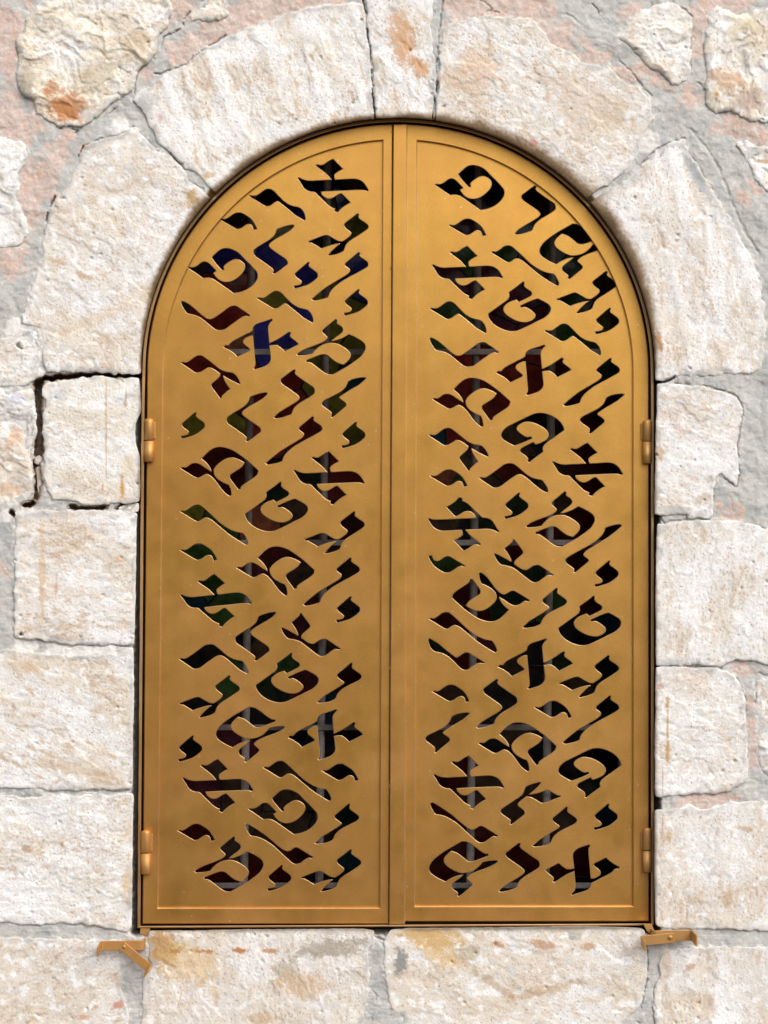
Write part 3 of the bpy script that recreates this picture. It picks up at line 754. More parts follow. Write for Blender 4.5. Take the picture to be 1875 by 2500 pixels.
def stone_height(u, v, kind, ang, seed):
    a = math.radians(ang)
    x, y = u*math.cos(a)+v*math.sin(a), -u*math.sin(a)+v*math.cos(a)
    low = fbm(u/150, v/150, 3, seed)
    grain = fbm(u/4.2, v/4.2, 2, seed+18)
    if kind == 'rough':
        wx = fbm(u/90, v/90, 3, seed+5)*34
        wy = fbm(u/90, v/90, 3, seed+6)*34
        facet = 1-np.abs(perlin((u+wx)/150, (v+wy)/110, seed+7))*2
        led = ledges((x+wx)/230, (y+wy)/130, seed+11, 2.6)
        led2 = ledges((x+wx*0.5)/90, (y+wy*0.5)/48, seed+12, 2.2)
        h = low*6+facet*4+led*8+led2*2.6+fbm(u/16, v/16, 3, seed+8)*0.8+grain*0.4
        return h-14
    if kind == 'smooth':
        return low*4+ledges(u/60, v/40, seed+2, 2.5)*4-4+fbm(u/7, v/7, 2, seed+3)*0.5
    rs = np.random.default_rng(seed)
    kg, kc, kl, kp, kt, sc = rs.uniform(0.30, 0.75), rs.uniform(0.12, 0.5), rs.uniform(0.35, 1.0), rs.uniform(0.25, 0.95), rs.uniform(0.0, 0.55), rs.uniform(0.75, 1.5)
    wob = fbm(u/60, v/60, 3, seed+21)*12
    band = fbm(u/70, v/70, 2, seed+24)
    teeth = np.sin((x+wob*1.4)*2*np.pi/8.3)*sstep(-0.1, 0.45, band)*sstep(-0.25, 0.3, perlin((x+wob)/60, (y+wob)/13, seed+28))
    comb = perlin((x+wob)/16, (y+wob)/4.4, seed+22)*sstep(-0.4, 0.4, fbm(u/60, v/60, 2, seed+31))
    led = ledges(x/(75*sc), y/(36*sc), seed+25, 2.4)*4.2-4.2
    broad = ledges((x+wob)/(190*sc), (y+wob)/(120*sc), seed+32, 1.8)*5-5
    chips = np.minimum(0, fbm(x/(30*sc), y/(15*sc), 4, seed+29)+0.45)*7
    h = low*3.0+broad*0.8+comb*kc+teeth*kt+led*0.34*kl+chips*kp*0.55+fbm(u/7, v/7, 3, seed+26)*0.5*kl+grain*kg*1.5
    if kind == 'flute':
        fl = perlin((x+wob*0.5)/330, (y+wob*0.6)/46, seed+30)
        fl = np.tanh(fl*3.5)
        h = h+fl*1.5*(0.5+sstep(-0.3, 0.4, fbm(u/110, v/110, 2, seed+34)))
    return h

def stone_cols(u, v, base, kind, ang, seed):
    a = math.radians(ang)
    x, y = u*math.cos(a)+v*math.sin(a), -u*math.sin(a)+v*math.cos(a)
    n = len(u)
    col = np.tile(base, (n, 1))
    big = fbm(u/110, v/110, 4, seed+101)
    med = fbm(x/34, y/15, 4, seed+102)
    fine = fbm(u/6, v/6, 3, seed+103)
    def mixin(f, c):
        nonlocal col
        f = np.clip(f, 0, 1)[:, None]
        col = col*(1-f)+c*f
    streak = fbm(x/11, y/4.5, 3, seed+104)
    rs = np.random.default_rng(seed+1)
    kt, ks, kw, sc = rs.uniform(0.25, 0.7), rs.uniform(0.2, 0.6), rs.uniform(0.6, 0.95), rs.uniform(0.8, 1.7)
    plane = fbm((x+big*40)/(150*sc), (y+big*40)/(80*sc), 4, seed+109)
    mixin(sstep(0.0, 0.7, big+fine*0.15)*0.55, WARM)
    mixin(sstep(0.0, 0.30, plane+fine*0.06)*kt, WARM*0.45+TAN*0.2+CREAM*0.35)
    mixin(sstep(0.05, 0.5, -plane+med*0.4)*0.8, lin(246, 245, 244))
    mixin(sstep(0.22, 0.62, med+fine*0.3+big*0.4)*0.5*kt/0.5, TAN)
    mixin(sstep(0.18, 0.65, streak+med*0.5+big*0.4)*ks, lin(208, 181, 152))
    mixin(sstep(0.20, 0.55, fbm(u/(18*sc), v/(18*sc), 4, seed+105)-big*0.35)*kw, lin(250, 249, 248))
    if kind == 'flute':
        fl = perlin((x+fbm(u/60, v/60, 3, seed+21-0)*6)/330, (y+fbm(u/60, v/60, 3, seed+21)*7.2)/46, seed+30)
        mixin(sstep(0.1, 0.35, fl+fine*0.12)*0.7, lin(250, 249, 248))
    mixin(sstep(0.55, 0.75, fbm(x/9, y/5, 3, seed+106)+big*0.25)*0.6, lin(176, 142, 108))
    pit = fbm(u/5.5, v/5.5, 2, seed+108)
    mixin(sstep(0.80, 0.95, pit)*0.75, lin(140, 112, 84))
    grey = fbm(u/40, v/40, 4, seed+107)
    mixin(sstep(0.40, 0.75, grey)*0.45, lin(214, 217, 222))
    col *= (1+fine*0.045)[:, None]
    return col

ALB = 0.93       # photo brightness -> surface reflectance
stone_polys = []
for si, (nm, outline, base, kind, ang, face) in enumerate(STONES):
    small = nm.startswith(('pebble', 'chip'))
    poly = roughen(outline, 6 if not small else 4, 4.6 if not small else 1.2, si*5)
    stone_polys.append((poly, small))
    h = H if not small else 2.0
    lo, hi = poly.min(0)-2*h, poly.max(0)+2*h
    lo = np.maximum(lo, [U0, V0]); hi = np.minimum(hi, [U1, V1])
    us = np.arange(lo[0], hi[0], h)
    vs = np.arange(lo[1], hi[1], h)
    U, V = np.meshgrid(us, vs)
    sd = poly_sdf(U, V, poly)
    gv, gu = np.gradient(sd, h)
    near = np.abs(sd) < 0.55*h
    gl = np.maximum(gu*gu+gv*gv, 0.2)
    U = np.where(near, U-sd*gu/gl, U)
    V = np.where(near, V-sd*gv/gl, V)
    keep = sd > -0.55*h
    q, t = grid_mesh(U, V, keep, np.ones((len(vs)-1, len(us)-1), dtype=bool), len(us))
    u, v, s = U[keep], V[keep], np.maximum(sd[keep], 0)
    seed = 11+si*13
    hh = stone_height(u, v, kind, ang, seed)
    hh = np.clip(hh*(0.66 if kind != 'rough' else 0.8), -24, 14)
    hh = hh*sstep(-6, 20, s) if not small else 0.4
    R = (4.5 if kind != 'rough' else 15) if not small else 6
    R = R*(1+0.35*fbm(u/40, v/40, 2, seed+60))
    edge = np.clip(1-s/R, 0, 1)
    drop = (1-np.sqrt(np.maximum(0, 1-edge*edge)))*(1.9 if kind != 'rough' else 7)
    if not small:
        rp = np.random.default_rng(seed+3)
        area = (hi[0]-lo[0])*(hi[1]-lo[1])
        for _ in range(int(area/20000)+2):
            pu, pv, pr = rp.uniform(lo[0], hi[0]), rp.uniform(lo[1], hi[1]), rp.uniform(1.6, 3.4)
            hh = hh-7*np.exp(-((u-pu)**2+(v-pv)**2)/(pr*pr))
    d = face*0.6+0.5+hh-drop-crack_profile(u, v)*0.55
    cols = stone_cols(u, v, base, kind, ang, seed)
    cols = stain_colour(cols, u, v, seed)
    sm = fbm(u/24, v/24, 4, seed+75)
    f = sstep(15, 0, s-sm*17+2)*0.72*(0 if small else 1)
    gm = np.where((fbm(u/90, v/90, 2, 77) > 0.05)[:, None], lin(214, 212, 208), lin(184, 183, 178))
    cols = cols*(1-f[:, None])+gm*f[:, None]
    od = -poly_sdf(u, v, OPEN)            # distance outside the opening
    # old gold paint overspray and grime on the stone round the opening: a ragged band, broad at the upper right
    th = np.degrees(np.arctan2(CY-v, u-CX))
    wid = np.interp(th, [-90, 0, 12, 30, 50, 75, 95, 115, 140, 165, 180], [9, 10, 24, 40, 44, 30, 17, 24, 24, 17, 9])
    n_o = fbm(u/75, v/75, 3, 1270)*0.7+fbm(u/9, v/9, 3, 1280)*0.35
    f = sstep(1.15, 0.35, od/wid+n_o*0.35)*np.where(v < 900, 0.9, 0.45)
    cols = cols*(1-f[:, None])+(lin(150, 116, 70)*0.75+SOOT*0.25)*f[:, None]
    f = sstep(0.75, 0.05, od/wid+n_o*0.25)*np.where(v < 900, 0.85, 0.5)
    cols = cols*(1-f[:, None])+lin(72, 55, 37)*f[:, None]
    verts = np.stack([u, v, d], 1)
    verts, cols, q, t = with_skirt(verts, cols, q, t, face-95)
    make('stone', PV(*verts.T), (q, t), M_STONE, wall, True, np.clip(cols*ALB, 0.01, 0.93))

# mortar bed
us = np.arange(U0, U1, H)
vs = np.arange(V0, V1, H)
U, V = np.meshgrid(us, vs)
best = np.full(U.shape, -1e9)
for poly, small in stone_polys:
    lo, hi = poly.min(0)-60, poly.max(0)+60
    i0, i1 = np.searchsorted(us, [lo[0], hi[0]])
    j0, j1 = np.searchsorted(vs, [lo[1], hi[1]])
    if small:
        continue
    sub = (slice(j0, j1), slice(i0, i1))
    best[sub] = np.maximum(best[sub], poly_sdf(U[sub], V[sub], poly))
OPM = opening_outline(15)
so = -poly_sdf(U, V, OPM)
gv, gu = np.gradient(so, H)
near = np.abs(so) < 0.55*H
U = np.where(near, U-so*gu, U)
V = np.where(near, V-so*gv, V)
keep = (so > -0.55*H) & (best < 22)
q, t = grid_mesh(U, V, keep, np.ones((len(vs)-1, len(us)-1), dtype=bool), len(us))
u, v, b = U[keep], V[keep], best[keep]
d = np.full(u.shape, -0.6)
d += fbm(u/80, v/80, 3, 901)*3.5+ledges(u/90, v/90, 907, 2.0)*2.2-2.2+fbm(u/16, v/16, 3, 902)*1.0+fbm(u/5, v/5, 2, 903)*0.35
d += fbm(u/60+3, v/4, 2, 905)*0.5*sstep(1850, 1950, v)
d -= sstep(1200, 1500, v)*2.0                     # the lower courses have slightly raked joints
d -= crack_profile(u, v)
arch_top = sstep(900, 800, v)
d -= 46*(1-arch_top)*(1-sstep(5, 17, so[keep]+fbm(u/22, v/22, 2, 908)*4))+20*arch_top*np.clip(1-so[keep]/16, 0, 1)
for line, w, dep in DEEP:
    dd = line_dist(u+fbm(u/18, v/18, 2, 910)*4, v+fbm(u/18, v/18, 2, 911)*4, line)
    d -= dep*(1-sstep(w*0.7, w*1.5, dd))
cols = np.tile(GREY, (len(u), 1))
gn = fbm(u/50, v/50, 4, 920)
fine = fbm(u/5, v/5, 3, 921)
def mixin(f, c):
    global cols
    f = np.clip(f, 0, 1)[:, None]
    cols = cols*(1-f)+c*f
mixin(sstep(-0.2, 0.6, gn)*0.5, lin(204, 201, 194))
mixin(sstep(0.1, 0.6, -gn)*0.5, lin(168, 171, 171))
pk = np.zeros(u.shape)
wu, wv = u+fbm(u/45, v/45, 4, 950)*34, v+fbm(u/45, v/45, 4, 951)*34
for (mu, mv, r) in PINKS:
    dd = np.hypot(wu-mu, wv-mv)/(r*1.15)
    pk = np.maximum(pk, 1-dd)
edge_n = fbm(u/30, v/30, 5, 930)
f = sstep(-0.10, 0.22, pk*1.3-0.25+fbm(u/55, v/55, 5, 933, 0.6)*0.30+fine*0.05)
mixin(f*0.68, PINK)
mixin(f*sstep(0.0, 0.6, fbm(u/35, v/35, 3, 931))*0.55, lin(219, 184, 162))
mixin(f*sstep(0.1, 0.6, fbm(u/6, v/6, 3, 932))*0.6, lin(208, 176, 168))
mixin(f*sstep(0.35, 0.7, fbm(u/5, v/5, 3, 935))*0.6, lin(232, 214, 204))
wh = np.zeros(u.shape)
for (mu, mv, r) in WHITES:
    wh = np.maximum(wh, 1-np.hypot(u-mu, v-mv)/r)
mixin(sstep(0.0, 0.2, wh-0.2+edge_n*0.3)*0.95, lin(234, 230, 224))
mixin(sstep(0.45, 0.75, fbm(u/22, v/22, 4, 936))*0.5, lin(226, 222, 214))
earth = np.zeros(u.shape)
for line, w, dep in DEEP:
    earth = np.maximum(earth, 1-sstep(w*1.0, w*3.0, line_dist(u, v, line)))
mixin(earth*0.85, lin(150, 122, 96))
fleck = sstep(0.2, 0.5, fbm(u/12, v/12, 4, 940)*0.8+sstep(-13, 2, b)*0.55-0.22)
mixin(fleck*0.6, lin(230, 227, 222))
brush = fbm(u/70, v/3.2, 3, 943)*sstep(1100, 1900, v)+fbm((u-v)/4, (u+v)/90, 3, 944)*sstep(1500, 1000, v)
cols *= (1+brush*0.07)[:, None]
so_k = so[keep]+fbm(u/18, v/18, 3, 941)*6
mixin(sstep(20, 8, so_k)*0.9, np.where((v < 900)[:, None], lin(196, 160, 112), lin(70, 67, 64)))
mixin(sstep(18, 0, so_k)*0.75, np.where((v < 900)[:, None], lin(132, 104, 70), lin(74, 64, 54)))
cols *= (1+fine*0.08)[:, None]
verts = np.stack([u, v, d], 1)
verts, cols, q, t = with_skirt(verts, cols, q, t, -95)
make('mortar', PV(*verts.T), (q, t), M_MORTAR, wall, True, np.clip(cols*ALB, 0.01, 0.9))

# the wall beyond the picture and the sides of the opening behind the shutters
def ring(name, outer, inner, d0, mat, parent):
    o = [P(x, y, d0) for x, y in outer]
    i_ = [P(x, y, d0) for x, y in inner]
    n = len(outer)
    return make(name, o+i_, [(k, (k+1) % n, n+(k+1) % n, n+k) for k in range(n)], mat, parent)
top_v = 1250+ZC/K
ring('wall_face', [(-3600, -2600), (5500, -2600), (5500, top_v), (-3600, top_v)], [(U0+4, V0+4), (U1-4, V0+4), (U1-4, V1-4), (U0+4, V1-4)], -8, M_WALLFACE, wall)
ro, n = opening_outline(16), len(OPEN)
rv = [P(x, y, -70) for x, y in ro]+[P(x, y, -330) for x, y in ro]
make('reveal', rv, [(k, (k+1) % n, n+(k+1) % n, n+k) for k in range(n)], M_REVEAL, wall)
bo = opening_outline(120)
make('reveal_backing', [P(x, y, -332) for x, y in bo], [tuple(range(len(bo)))], M_WOOD, wall)
ring('reveal_collar', opening_outline(90), opening_outline(15), -94, M_REVEAL, wall)

# ------------------------------------------------------------------ plate and moulding builders
def resample(poly):
    return [tuple(p) for p in poly]

def area2(p):
    return sum(p[i][0]*p[(i+1) % len(p)][1]-p[(i+1) % len(p)][0]*p[i][1] for i in range(len(p)))

def offset_poly(p, r):
    """move every corner outwards from the enclosed area by r (mitre-limited)"""
    n = len(p)
    s = 1.0 if area2(p) > 0 else -1.0
    out = []
    for i in range(n):
        a, b, c = np.array(p[i-1]), np.array(p[i]), np.array(p[(i+1) % n])
        e1, e2 = b-a, c-b
        l1, l2 = np.hypot(*e1), np.hypot(*e2)
        n1 = np.array([e1[1], -e1[0]])/max(l1, 1e-9)*s
        n2 = np.array([e2[1], -e2[0]])/max(l2, 1e-9)*s
        m = n1+n2
        k = max(np.dot(m, m)/2, 0.35)
        out.append(tuple(b+m/k*r))
    return out

def plate(name, outer, holes, d_front, thick, mat, parent, rim=1.2, label=None, rim_mat=None):
    """a flat plate with holes: front face, chamfered rims, sides and back face"""
    loops = [[tuple(x) for x in outer]]+[[tuple(x) for x in hh] for hh in holes]
    fr = [offset_poly(loops[0], -rim)]+[offset_poly(l, rim) for l in loops[1:]]
    V, F = [], []
    def add(poly, d):
        s = len(V)
        V.extend(P(x, y, d) for x, y in poly)
        return s
    f0 = [add(l, d_front) for l in fr]
    c0 = [add(l, d_front-rim) for l in loops]
    b0 = [add(l, d_front-thick) for l in loops]
    tri = tessellate_polygon([[Vector((x, y, 0)) for x, y in l] for l in fr])
    base = f0[0]
    for a, b, c in tri:
        F.append((base+a, base+b, base+c))
    tri = tessellate_polygon([[Vector((x, y, 0)) for x, y in l] for l in loops])
    base = b0[0]
    for a, b, c in tri:
        F.append((base+c, base+b, base+a))
    nflat = len(F)
    for k, l in enumerate(loops):
        n = len(l)
        for i in range(n):
            j = (i+1) % n
            F.append((f0[k]+i, f0[k]+j, c0[k]+j, c0[k]+i))
            F.append((c0[k]+i, c0[k]+j, b0[k]+j, b0[k]+i))
    o = make(name, V, F, mat, parent, label=label)
    if rim_mat is not None:
        o.data.materials.append(rim_mat)
        for pi in range(nflat, len(F)):
            o.data.polygons[pi].material_index = 1
    import bmesh
    bm = bmesh.new(); bm.from_mesh(o.data)
    bmesh.ops.recalc_face_normals(bm, faces=bm.faces)
    bm.to_mesh(o.data); bm.free()
    return o

# ------------------------------------------------------------------ the cut-out letters
GLYPH = {
 'A': (8.295, [(95,530),(125,515),(180,545),(250,570),(330,582),(470,578),(785,563),(740,508),(690,452),(610,385),(540,333),(465,275),(490,250),(545,265),(600,262),(650,235),(730,180),(810,142),(1008,340),(945,370),(860,425),(830,455),(833,510),(852,562),(1000,553),(1190,542),(1280,547),(1360,575),(1430,625),(1480,695),(1527,770),(1500,790),(1440,768),(1350,762),(1100,772),(800,785),(563,797),(572,840),(610,890),(670,930),(735,943),(800,930),(870,890),(945,845),(985,842),(1005,860),(1160,1020),(1080,1060),(1000,1115),(940,1170),(900,1215),(842,1195),(848,1145),(790,1120),(730,1085),(640,1000),(530,895),(435,805),(350,795),(280,770),(225,725),(190,670),(140,590)]),
 'T': (8.295, [(90,482),(112,465),(190,472),(250,455),(310,415),(370,370),(420,357),(470,365),(520,400),(600,480),(660,545),(592,580),(640,650),(700,710),(770,750),(850,768),(940,760),(1030,725),(1120,660),(1200,580),(1245,490),(1240,420),(1200,365),(1130,318),(1060,302),(990,315),(900,365),(830,420),(800,460),(820,515),(775,525),(690,430),(620,345),(570,270),(640,200),(720,130),(790,95),(850,85),(940,95),(1030,130),(1110,180),(1200,270),(1320,390),(1440,520),(1480,575),(1495,640),(1480,710),(1420,800),(1330,880),(1230,935),(1120,972),(1010,988),(900,910),(800,840),(700,770),(600,705),(520,680),(460,678),(400,688),(300,620),(200,550)]),
 'M': (8.295, [(30,485),(60,465),(130,472),(180,445),(240,400),(310,382),(370,388),(440,420),(540,490),(650,555),(640,505),(610,445),(550,370),(455,290),(540,200),(620,130),(700,80),(790,58),(880,60),(980,85),(1080,125),(1200,200),(1350,310),(1480,425),(1597,530),(1585,590),(1545,640),(1480,690),(1380,755),(1260,840),(1240,880),(1245,900),(1195,912),(1110,800),(1035,690),(1028,640),(1050,605),(1130,555),(1230,490),(1280,445),(1325,372),(1250,325),(1160,285),(1070,265),(980,275),(890,315),(800,380),(730,450),(695,520),(700,590),(730,650),(790,715),(870,765),(940,800),(1000,820),(1035,900),(1055,1025),(1020,1045),(960,1005),(890,940),(820,850),(740,740),(660,655),(590,610),(540,600),(490,620),(420,660),(365,675),(310,655),(200,590)]),
 'Y': (16.59, [(95,385),(140,350),(240,378),(330,365),(400,330),(500,262),(620,180),(720,130),(830,115),(930,122),(1050,175),(1200,270),(1330,370),(1420,475),(1500,600),(1580,770),(1445,800),(1415,700),(1370,620),(1300,580),(1210,568),(1140,590),(1060,640),(950,715),(850,755),(770,765),(700,740),(560,660),(330,525)]),
 'V': (11.06, [(45,320),(80,297),(160,310),(240,303),(300,270),(400,200),(480,145),(560,122),(640,140),(720,195),(820,300),(900,380),(1000,470),(1100,535),(1200,580),(1300,605),(1390,625),(1440,660),(1500,730),(1540,820),(1560,915),(1555,950),(1530,970),(1400,895),(1300,835),(1200,750),(1050,625),(930,530),(840,465),(795,452),(740,475),(650,540),(580,578),(510,587),(460,570),(330,490),(180,400)]),
 'L': (9.217, [(50,245),(85,222),(150,235),(200,215),(270,165),(340,115),(410,95),(470,97),(530,130),(600,190),(700,280),(850,420),(950,510),(1050,580),(1150,640),(1260,690),(1360,718),(1455,735),(1500,790),(1540,860),(1570,940),(1570,965),(1530,995),(1400,920),(1250,825),(1120,735),(1000,635),(870,525),(760,435),(690,395),(630,380),(580,385),(530,415),(480,450),(430,462),(370,440),(200,335)]),
 'R': (9.217, [(60,465),(85,440),(150,455),(210,445),(270,410),(400,320),(530,225),(610,165),(670,143),(740,135),(810,143),(880,185),(980,265),(1080,350),(1170,415),(1270,465),(1370,492),(1465,512),(1520,580),(1570,660),(1600,740),(1603,765),(1570,785),(1450,725),(1350,650),(1200,520),(1090,430),(1010,385),(945,375),(880,395),(800,445),(680,530),(540,635),(480,665),(420,677),(360,670),(300,630),(170,545)]),
 'G': (10.37, [(65,280),(95,255),(170,270),(230,260),(300,215),(400,140),(460,105),(530,88),(600,102),(680,155),(800,245),(920,340),(1030,425),(1120,475),(1200,500),(1300,520),(1385,538),(1450,595),(1510,680),(1565,795),(1535,810),(1430,762),(1300,695),(1130,595),(1130,640),(1155,710),(1210,810),(1300,935),(1200,1015),(1100,1110),(1090,1130),(1095,1160),(1055,1170),(960,1040),(850,890),(830,840),(850,805),(930,735),(1010,665),(1050,610),(1060,550),(980,490),(880,425),(800,395),(740,395),(690,420),(600,480),(530,512),(450,520),(400,500),(250,400)]),
}
LETTERS = {
 'L1': (430, 370, 'Aa 985 217,Va 592 362,Ya 358 550,Rc 795 990,Gb 1470 503,Ta 97 943,Lb 1478 817,Yb 1070 897,Va 655 1190,Rd 597 1327,Yb 1475 1117,Ab 772 1357,Mb 1292 1360'),
 'L2': (430, 830, 'Ga 40 187,Rb 955 240,Vc 1265 628,Rc 578 822,Yb 155 587,Lb 1105 620,Yb 1455 665,Ma 38 1040,Aa 952 1060,Tb 843 1150,La 35 1390,Gb 1440 1390'),
 'L3': (430, 1290, 'Ya 35 178,Ma 492 320,Lb 1410 237,Aa 35 543 -3.4,Rc 647 1073,Yb 1412 552,Gd 1330 973,Ra 30 1060,Tb 930 1010,Vb 1418 1090,Gb 428 1192,Ab 1295 1467'),
 'L4': (430, 1750, 'Mc 565 368,Yb 133 152,Aa 52 500,La 708 412,Ya 1180 436,Ta 585 748,Vb 1398 705,Ld 1110 1137,Ya 15 922,Mb 465 970,Yb 855 1200,Gb 1412 1075'),
 'R1': (1030, 370, 'Ta 105 270,Rb 915 277,Ya 222 600,Mc 1195 1033,La 562 817,Aa 82 922,Gb 1492 970,Tb 820 1055,Va 67 1275,Yb 1520 1268,Va 995 1455'),
 'R2': (1030, 830, 'Rd 620 97,Ab 990 40,Lb 1525 147,Ma 88 480,Vc 1365 760,Tc 867 992,Ga 60 775,Aa 1055 990,Ra 467 1120,Ya 70 1105,Mb 1158 1228,Yb 785 1238,Ad 625 1550'),
 'R3': (1030, 1290, 'Lc 1240 358,Gd 1065 375,Yd 350 303,Yb 1515 262,Md 873 582,Vb 1090 483,Tb 1390 547,La 60 735,Vd 508 1087,Ab 1003 893,Gb 1510 1028,Rb 605 1222,Ya 87 1322,Ya 915 1452,Lb 1520 1355'),
 'R4': (1030, 1750, 'Vc 113 290,Ma 460 218,Tc 1330 655,Aa 93 472,Gc 725 872,Vb 1172 728,Yb 1508 705,Ld 617 963,Mc 300 1455,Rb 787 1023,Ac 1217 1445'),
}
STRETCH = 1.405

def smooth_outline(p, sub=3):
    p = [np.array(x, dtype=float) for x in p]
    n = len(p)
    corner = []
    for i in range(n):
        e1, e2 = p[i]-p[i-1], p[(i+1) % n]-p[i]
        c = np.dot(e1, e2)/(np.hypot(*e1)*np.hypot(*e2)+1e-9)
        corner.append(math.degrees(math.acos(max(-1, min(1, c)))) > 42)
    out = []
    for i in range(n):
        p1, p2 = p[i], p[(i+1) % n]
        L = np.hypot(*(p2-p1))
        t1 = (p2-p1) if corner[i] else (p2-p[i-1])*L/(L+np.hypot(*(p1-p[i-1])))
        t2 = (p2-p1) if corner[(i+1) % n] else (p[(i+2) % n]-p1)*L/(L+np.hypot(*(p[(i+2) % n]-p2)))
        k = sub if L > 2.5 else 1
        for j in range(k):
            t = j/k
            h1, h2 = 2*t**3-3*t**2+1, -2*t**3+3*t**2
            h3, h4 = t**3-2*t**2+t, t**3-t**2
            out.append(p1*h1+p2*h2+t1*h3+t2*h4)
    return out

GL = {}
for k, (s, pp) in GLYPH.items():
    a = np.array(pp[0], dtype=float)
    GL[k] = np.array(smooth_outline([(np.array(x)-a)/s for x in pp]))

def letter_outline(kind, cls, u, v, rot=0.0):
    gpts = GL[kind].copy()
    x, y = gpts[:, 0]/STRETCH, gpts[:, 1].copy()
    for _ in range('abdc'.index(cls)):
        x, y = -y, x
    x = x*STRETCH
    r = math.radians(rot)
    return np.stack([u+x*math.cos(r)-y*math.sin(r), v+x*math.sin(r)+y*math.cos(r)], 1)

holes = {'L': [], 'R': []}
for key, (ou, ov, txt) in LETTERS.items():
    for item in txt.split(','):
        f = item.split()
        holes[key[0]].append(letter_outline(f[0][0], f[0][1], ou+float(f[1])/3.318, ov+float(f[2])/3.318, float(f[3]) if len(f) > 3 else 0.0))

# ------------------------------------------------------------------ shutter leaves
def arch_x(v, grow, side):
    """x of the leaf edge at height v"""
    if v < CY:
        return CX+side*(RX+grow)*math.sqrt(max(0, 1-((v-CY)/(RY+grow))**2))
    t = (v-CY)/(2255.0-CY)
    return (360+(348-360)*t-grow) if side < 0 else (1583.5+0.5*t+grow)

def leaf_outline(side, grow, x_top, x_bot, bottom):
    """outline of one leaf: curved outer edge plus the straight meeting edge"""
    def xm(v):
        return x_top+(x_bot-x_top)*(v-300)/1950.0
    o = []
    t_end = math.acos(max(-1, min(1, (xm(310)-CX)/(RX+grow))))
    n = 48
    if side < 0:
        ts = [math.pi+(t_end-math.pi)*i/n for i in range(n+1)]
    else:
        ts = [t_end*i/n for i in range(n+1)][::-1]
        ts = [t_end-(t_end)*i/n for i in range(n+1)]
    arc = [(CX+(RX+grow)*math.cos(t), CY-(RY+grow)*math.sin(t)) for t in ts]
    if side < 0:
        o = arc+[(xm(bottom), bottom), (arch_x(2255, grow, -1), bottom)]
        o += [(arch_x(1600, grow, -1), 1600), (arch_x(1200, grow, -1), 1200)]
    else:
        o = arc+[(arch_x(1200, grow, 1), 1200), (arch_x(1600, grow, 1), 1600), (arch_x(2250, grow, 1), bottom), (xm(bottom), bottom)]
    return o

DL = -36.0    # front of the leaf frames
leafL = thing('shutter_leaf', 'left gold shutter leaf with cut out letters and the overlapping meeting bar', 'shutter', P(355, 2255, DL), 'gold shutter leaves')
leafR = thing('shutter_leaf', 'right gold shutter leaf with cut out letters, without the meeting bar', 'shutter', P(1584, 2249, DL), 'gold shutter leaves')
for side, root, xt, xb, bot, xit, xib, ib, hk in ((-1, leafL, 958.5, 949, 2255, 934.5, 927, 2217, 'L'), (1, leafR, 960.5, 951.5, 2249, 1018.5, 1013, 2213, 'R')):
    outer = leaf_outline(side, 0, xt, xb, bot)
    inner = leaf_outline(side, -38, xit, xib, ib)
    plate('frame', outer, [inner], DL, 30, M_GOLD, root, rim=1.8, rim_mat=M_RIM)
    sheet = leaf_outline(side, -4, xt+side*3, xb+side*3, bot-6)
    plate('letter_panel', sheet, holes[hk], DL-7.5, 3.0, M_GOLD, root, rim=1.35, rim_mat=M_RIM)

# the bar that covers the meeting gap, fixed to the left leaf
plate('meeting_bar', [(960, 303.5), (994.5, 302.5), (991, 1250), (988.5, 2256), (950.5, 2256), (955, 1250)], [], DL+9, 40, M_GOLD, leafL, rim=2.0, rim_mat=M_RIM)

# weld beads along the groove and panel corners
def blob(name, u, v, d, ru, rv_, rd, mat, parent, seed=0, label=None):
    V, F = [], []
    n, m = 10, 6
    r = random.Random(seed)
    for i in range(m+1):
        a = math.pi*i/m
        for j in range(n):
            b = 2*math.pi*j/n
            k = 1+0.18*(r.random()-0.5)
            V.append(P(u+ru*k*math.sin(a)*math.cos(b), v+rv_*k*math.cos(a), d+rd*math.sin(a)*math.sin(b)))
    for i in range(m):
        for j in range(n):
            F.append((i*n+j, i*n+(j+1) % n, (i+1)*n+(j+1) % n, (i+1)*n+j))
    return make(name, V, F, mat, parent, True, label=label)
for k, (u, v) in enumerate([(957.5, 323), (953.5, 655), (954, 955), (951.5, 1282), (951, 1632), (950.5, 1920), (947, 2240)]):
    blob('weld_bead', u, v, DL-1.5, 2.4, 6.0, 2.6, M_HARD, leafL, k)

def barrel(u, v0, v1, r, d, dome_top, dome_bot):
    V, F = [], []
    n = 24
    prof = []
    if dome_top:
        for a in (90, 65, 40, 20):
            prof.append((v0+r*0.75*(1-math.sin(math.radians(a))), r*math.cos(math.radians(a))))
    else:
        prof += [(v0, 0), (v0, r-1.2), (v0+1.2, r)]
    prof.append((v0+r*0.75 if dome_top else v0+1.2, r))
    if dome_bot:
        prof += [(v1-1.5, r), (v1, r-2.0), (v1+1.5, r*0.6), (v1+1.5, 0)]
    else:
        prof += [(v1-1.2, r), (v1, r-1.2), (v1, 0)]
    for (vv, rr) in prof:
        for j in range(n):
            b = 2*math.pi*j/n
            V.append(P(u+rr*math.cos(b), vv, d+rr*math.sin(b)))
    for i in range(len(prof)-1):
        for j in range(n):
            F.append((i*n+j, i*n+(j+1) % n, (i+1)*n+(j+1) % n, (i+1)*n+j))
    return V, F

def box(u0, u1, v0, v1, d0, d1):
    V = [P(u, v, d) for d in (d0, d1) for v in (v0, v1) for u in (u0, u1)]
    return V, [(0, 1, 3, 2), (4, 6, 7, 5), (0, 4, 5, 1), (2, 3, 7, 6), (0, 2, 6, 4), (1, 5, 7, 3)]

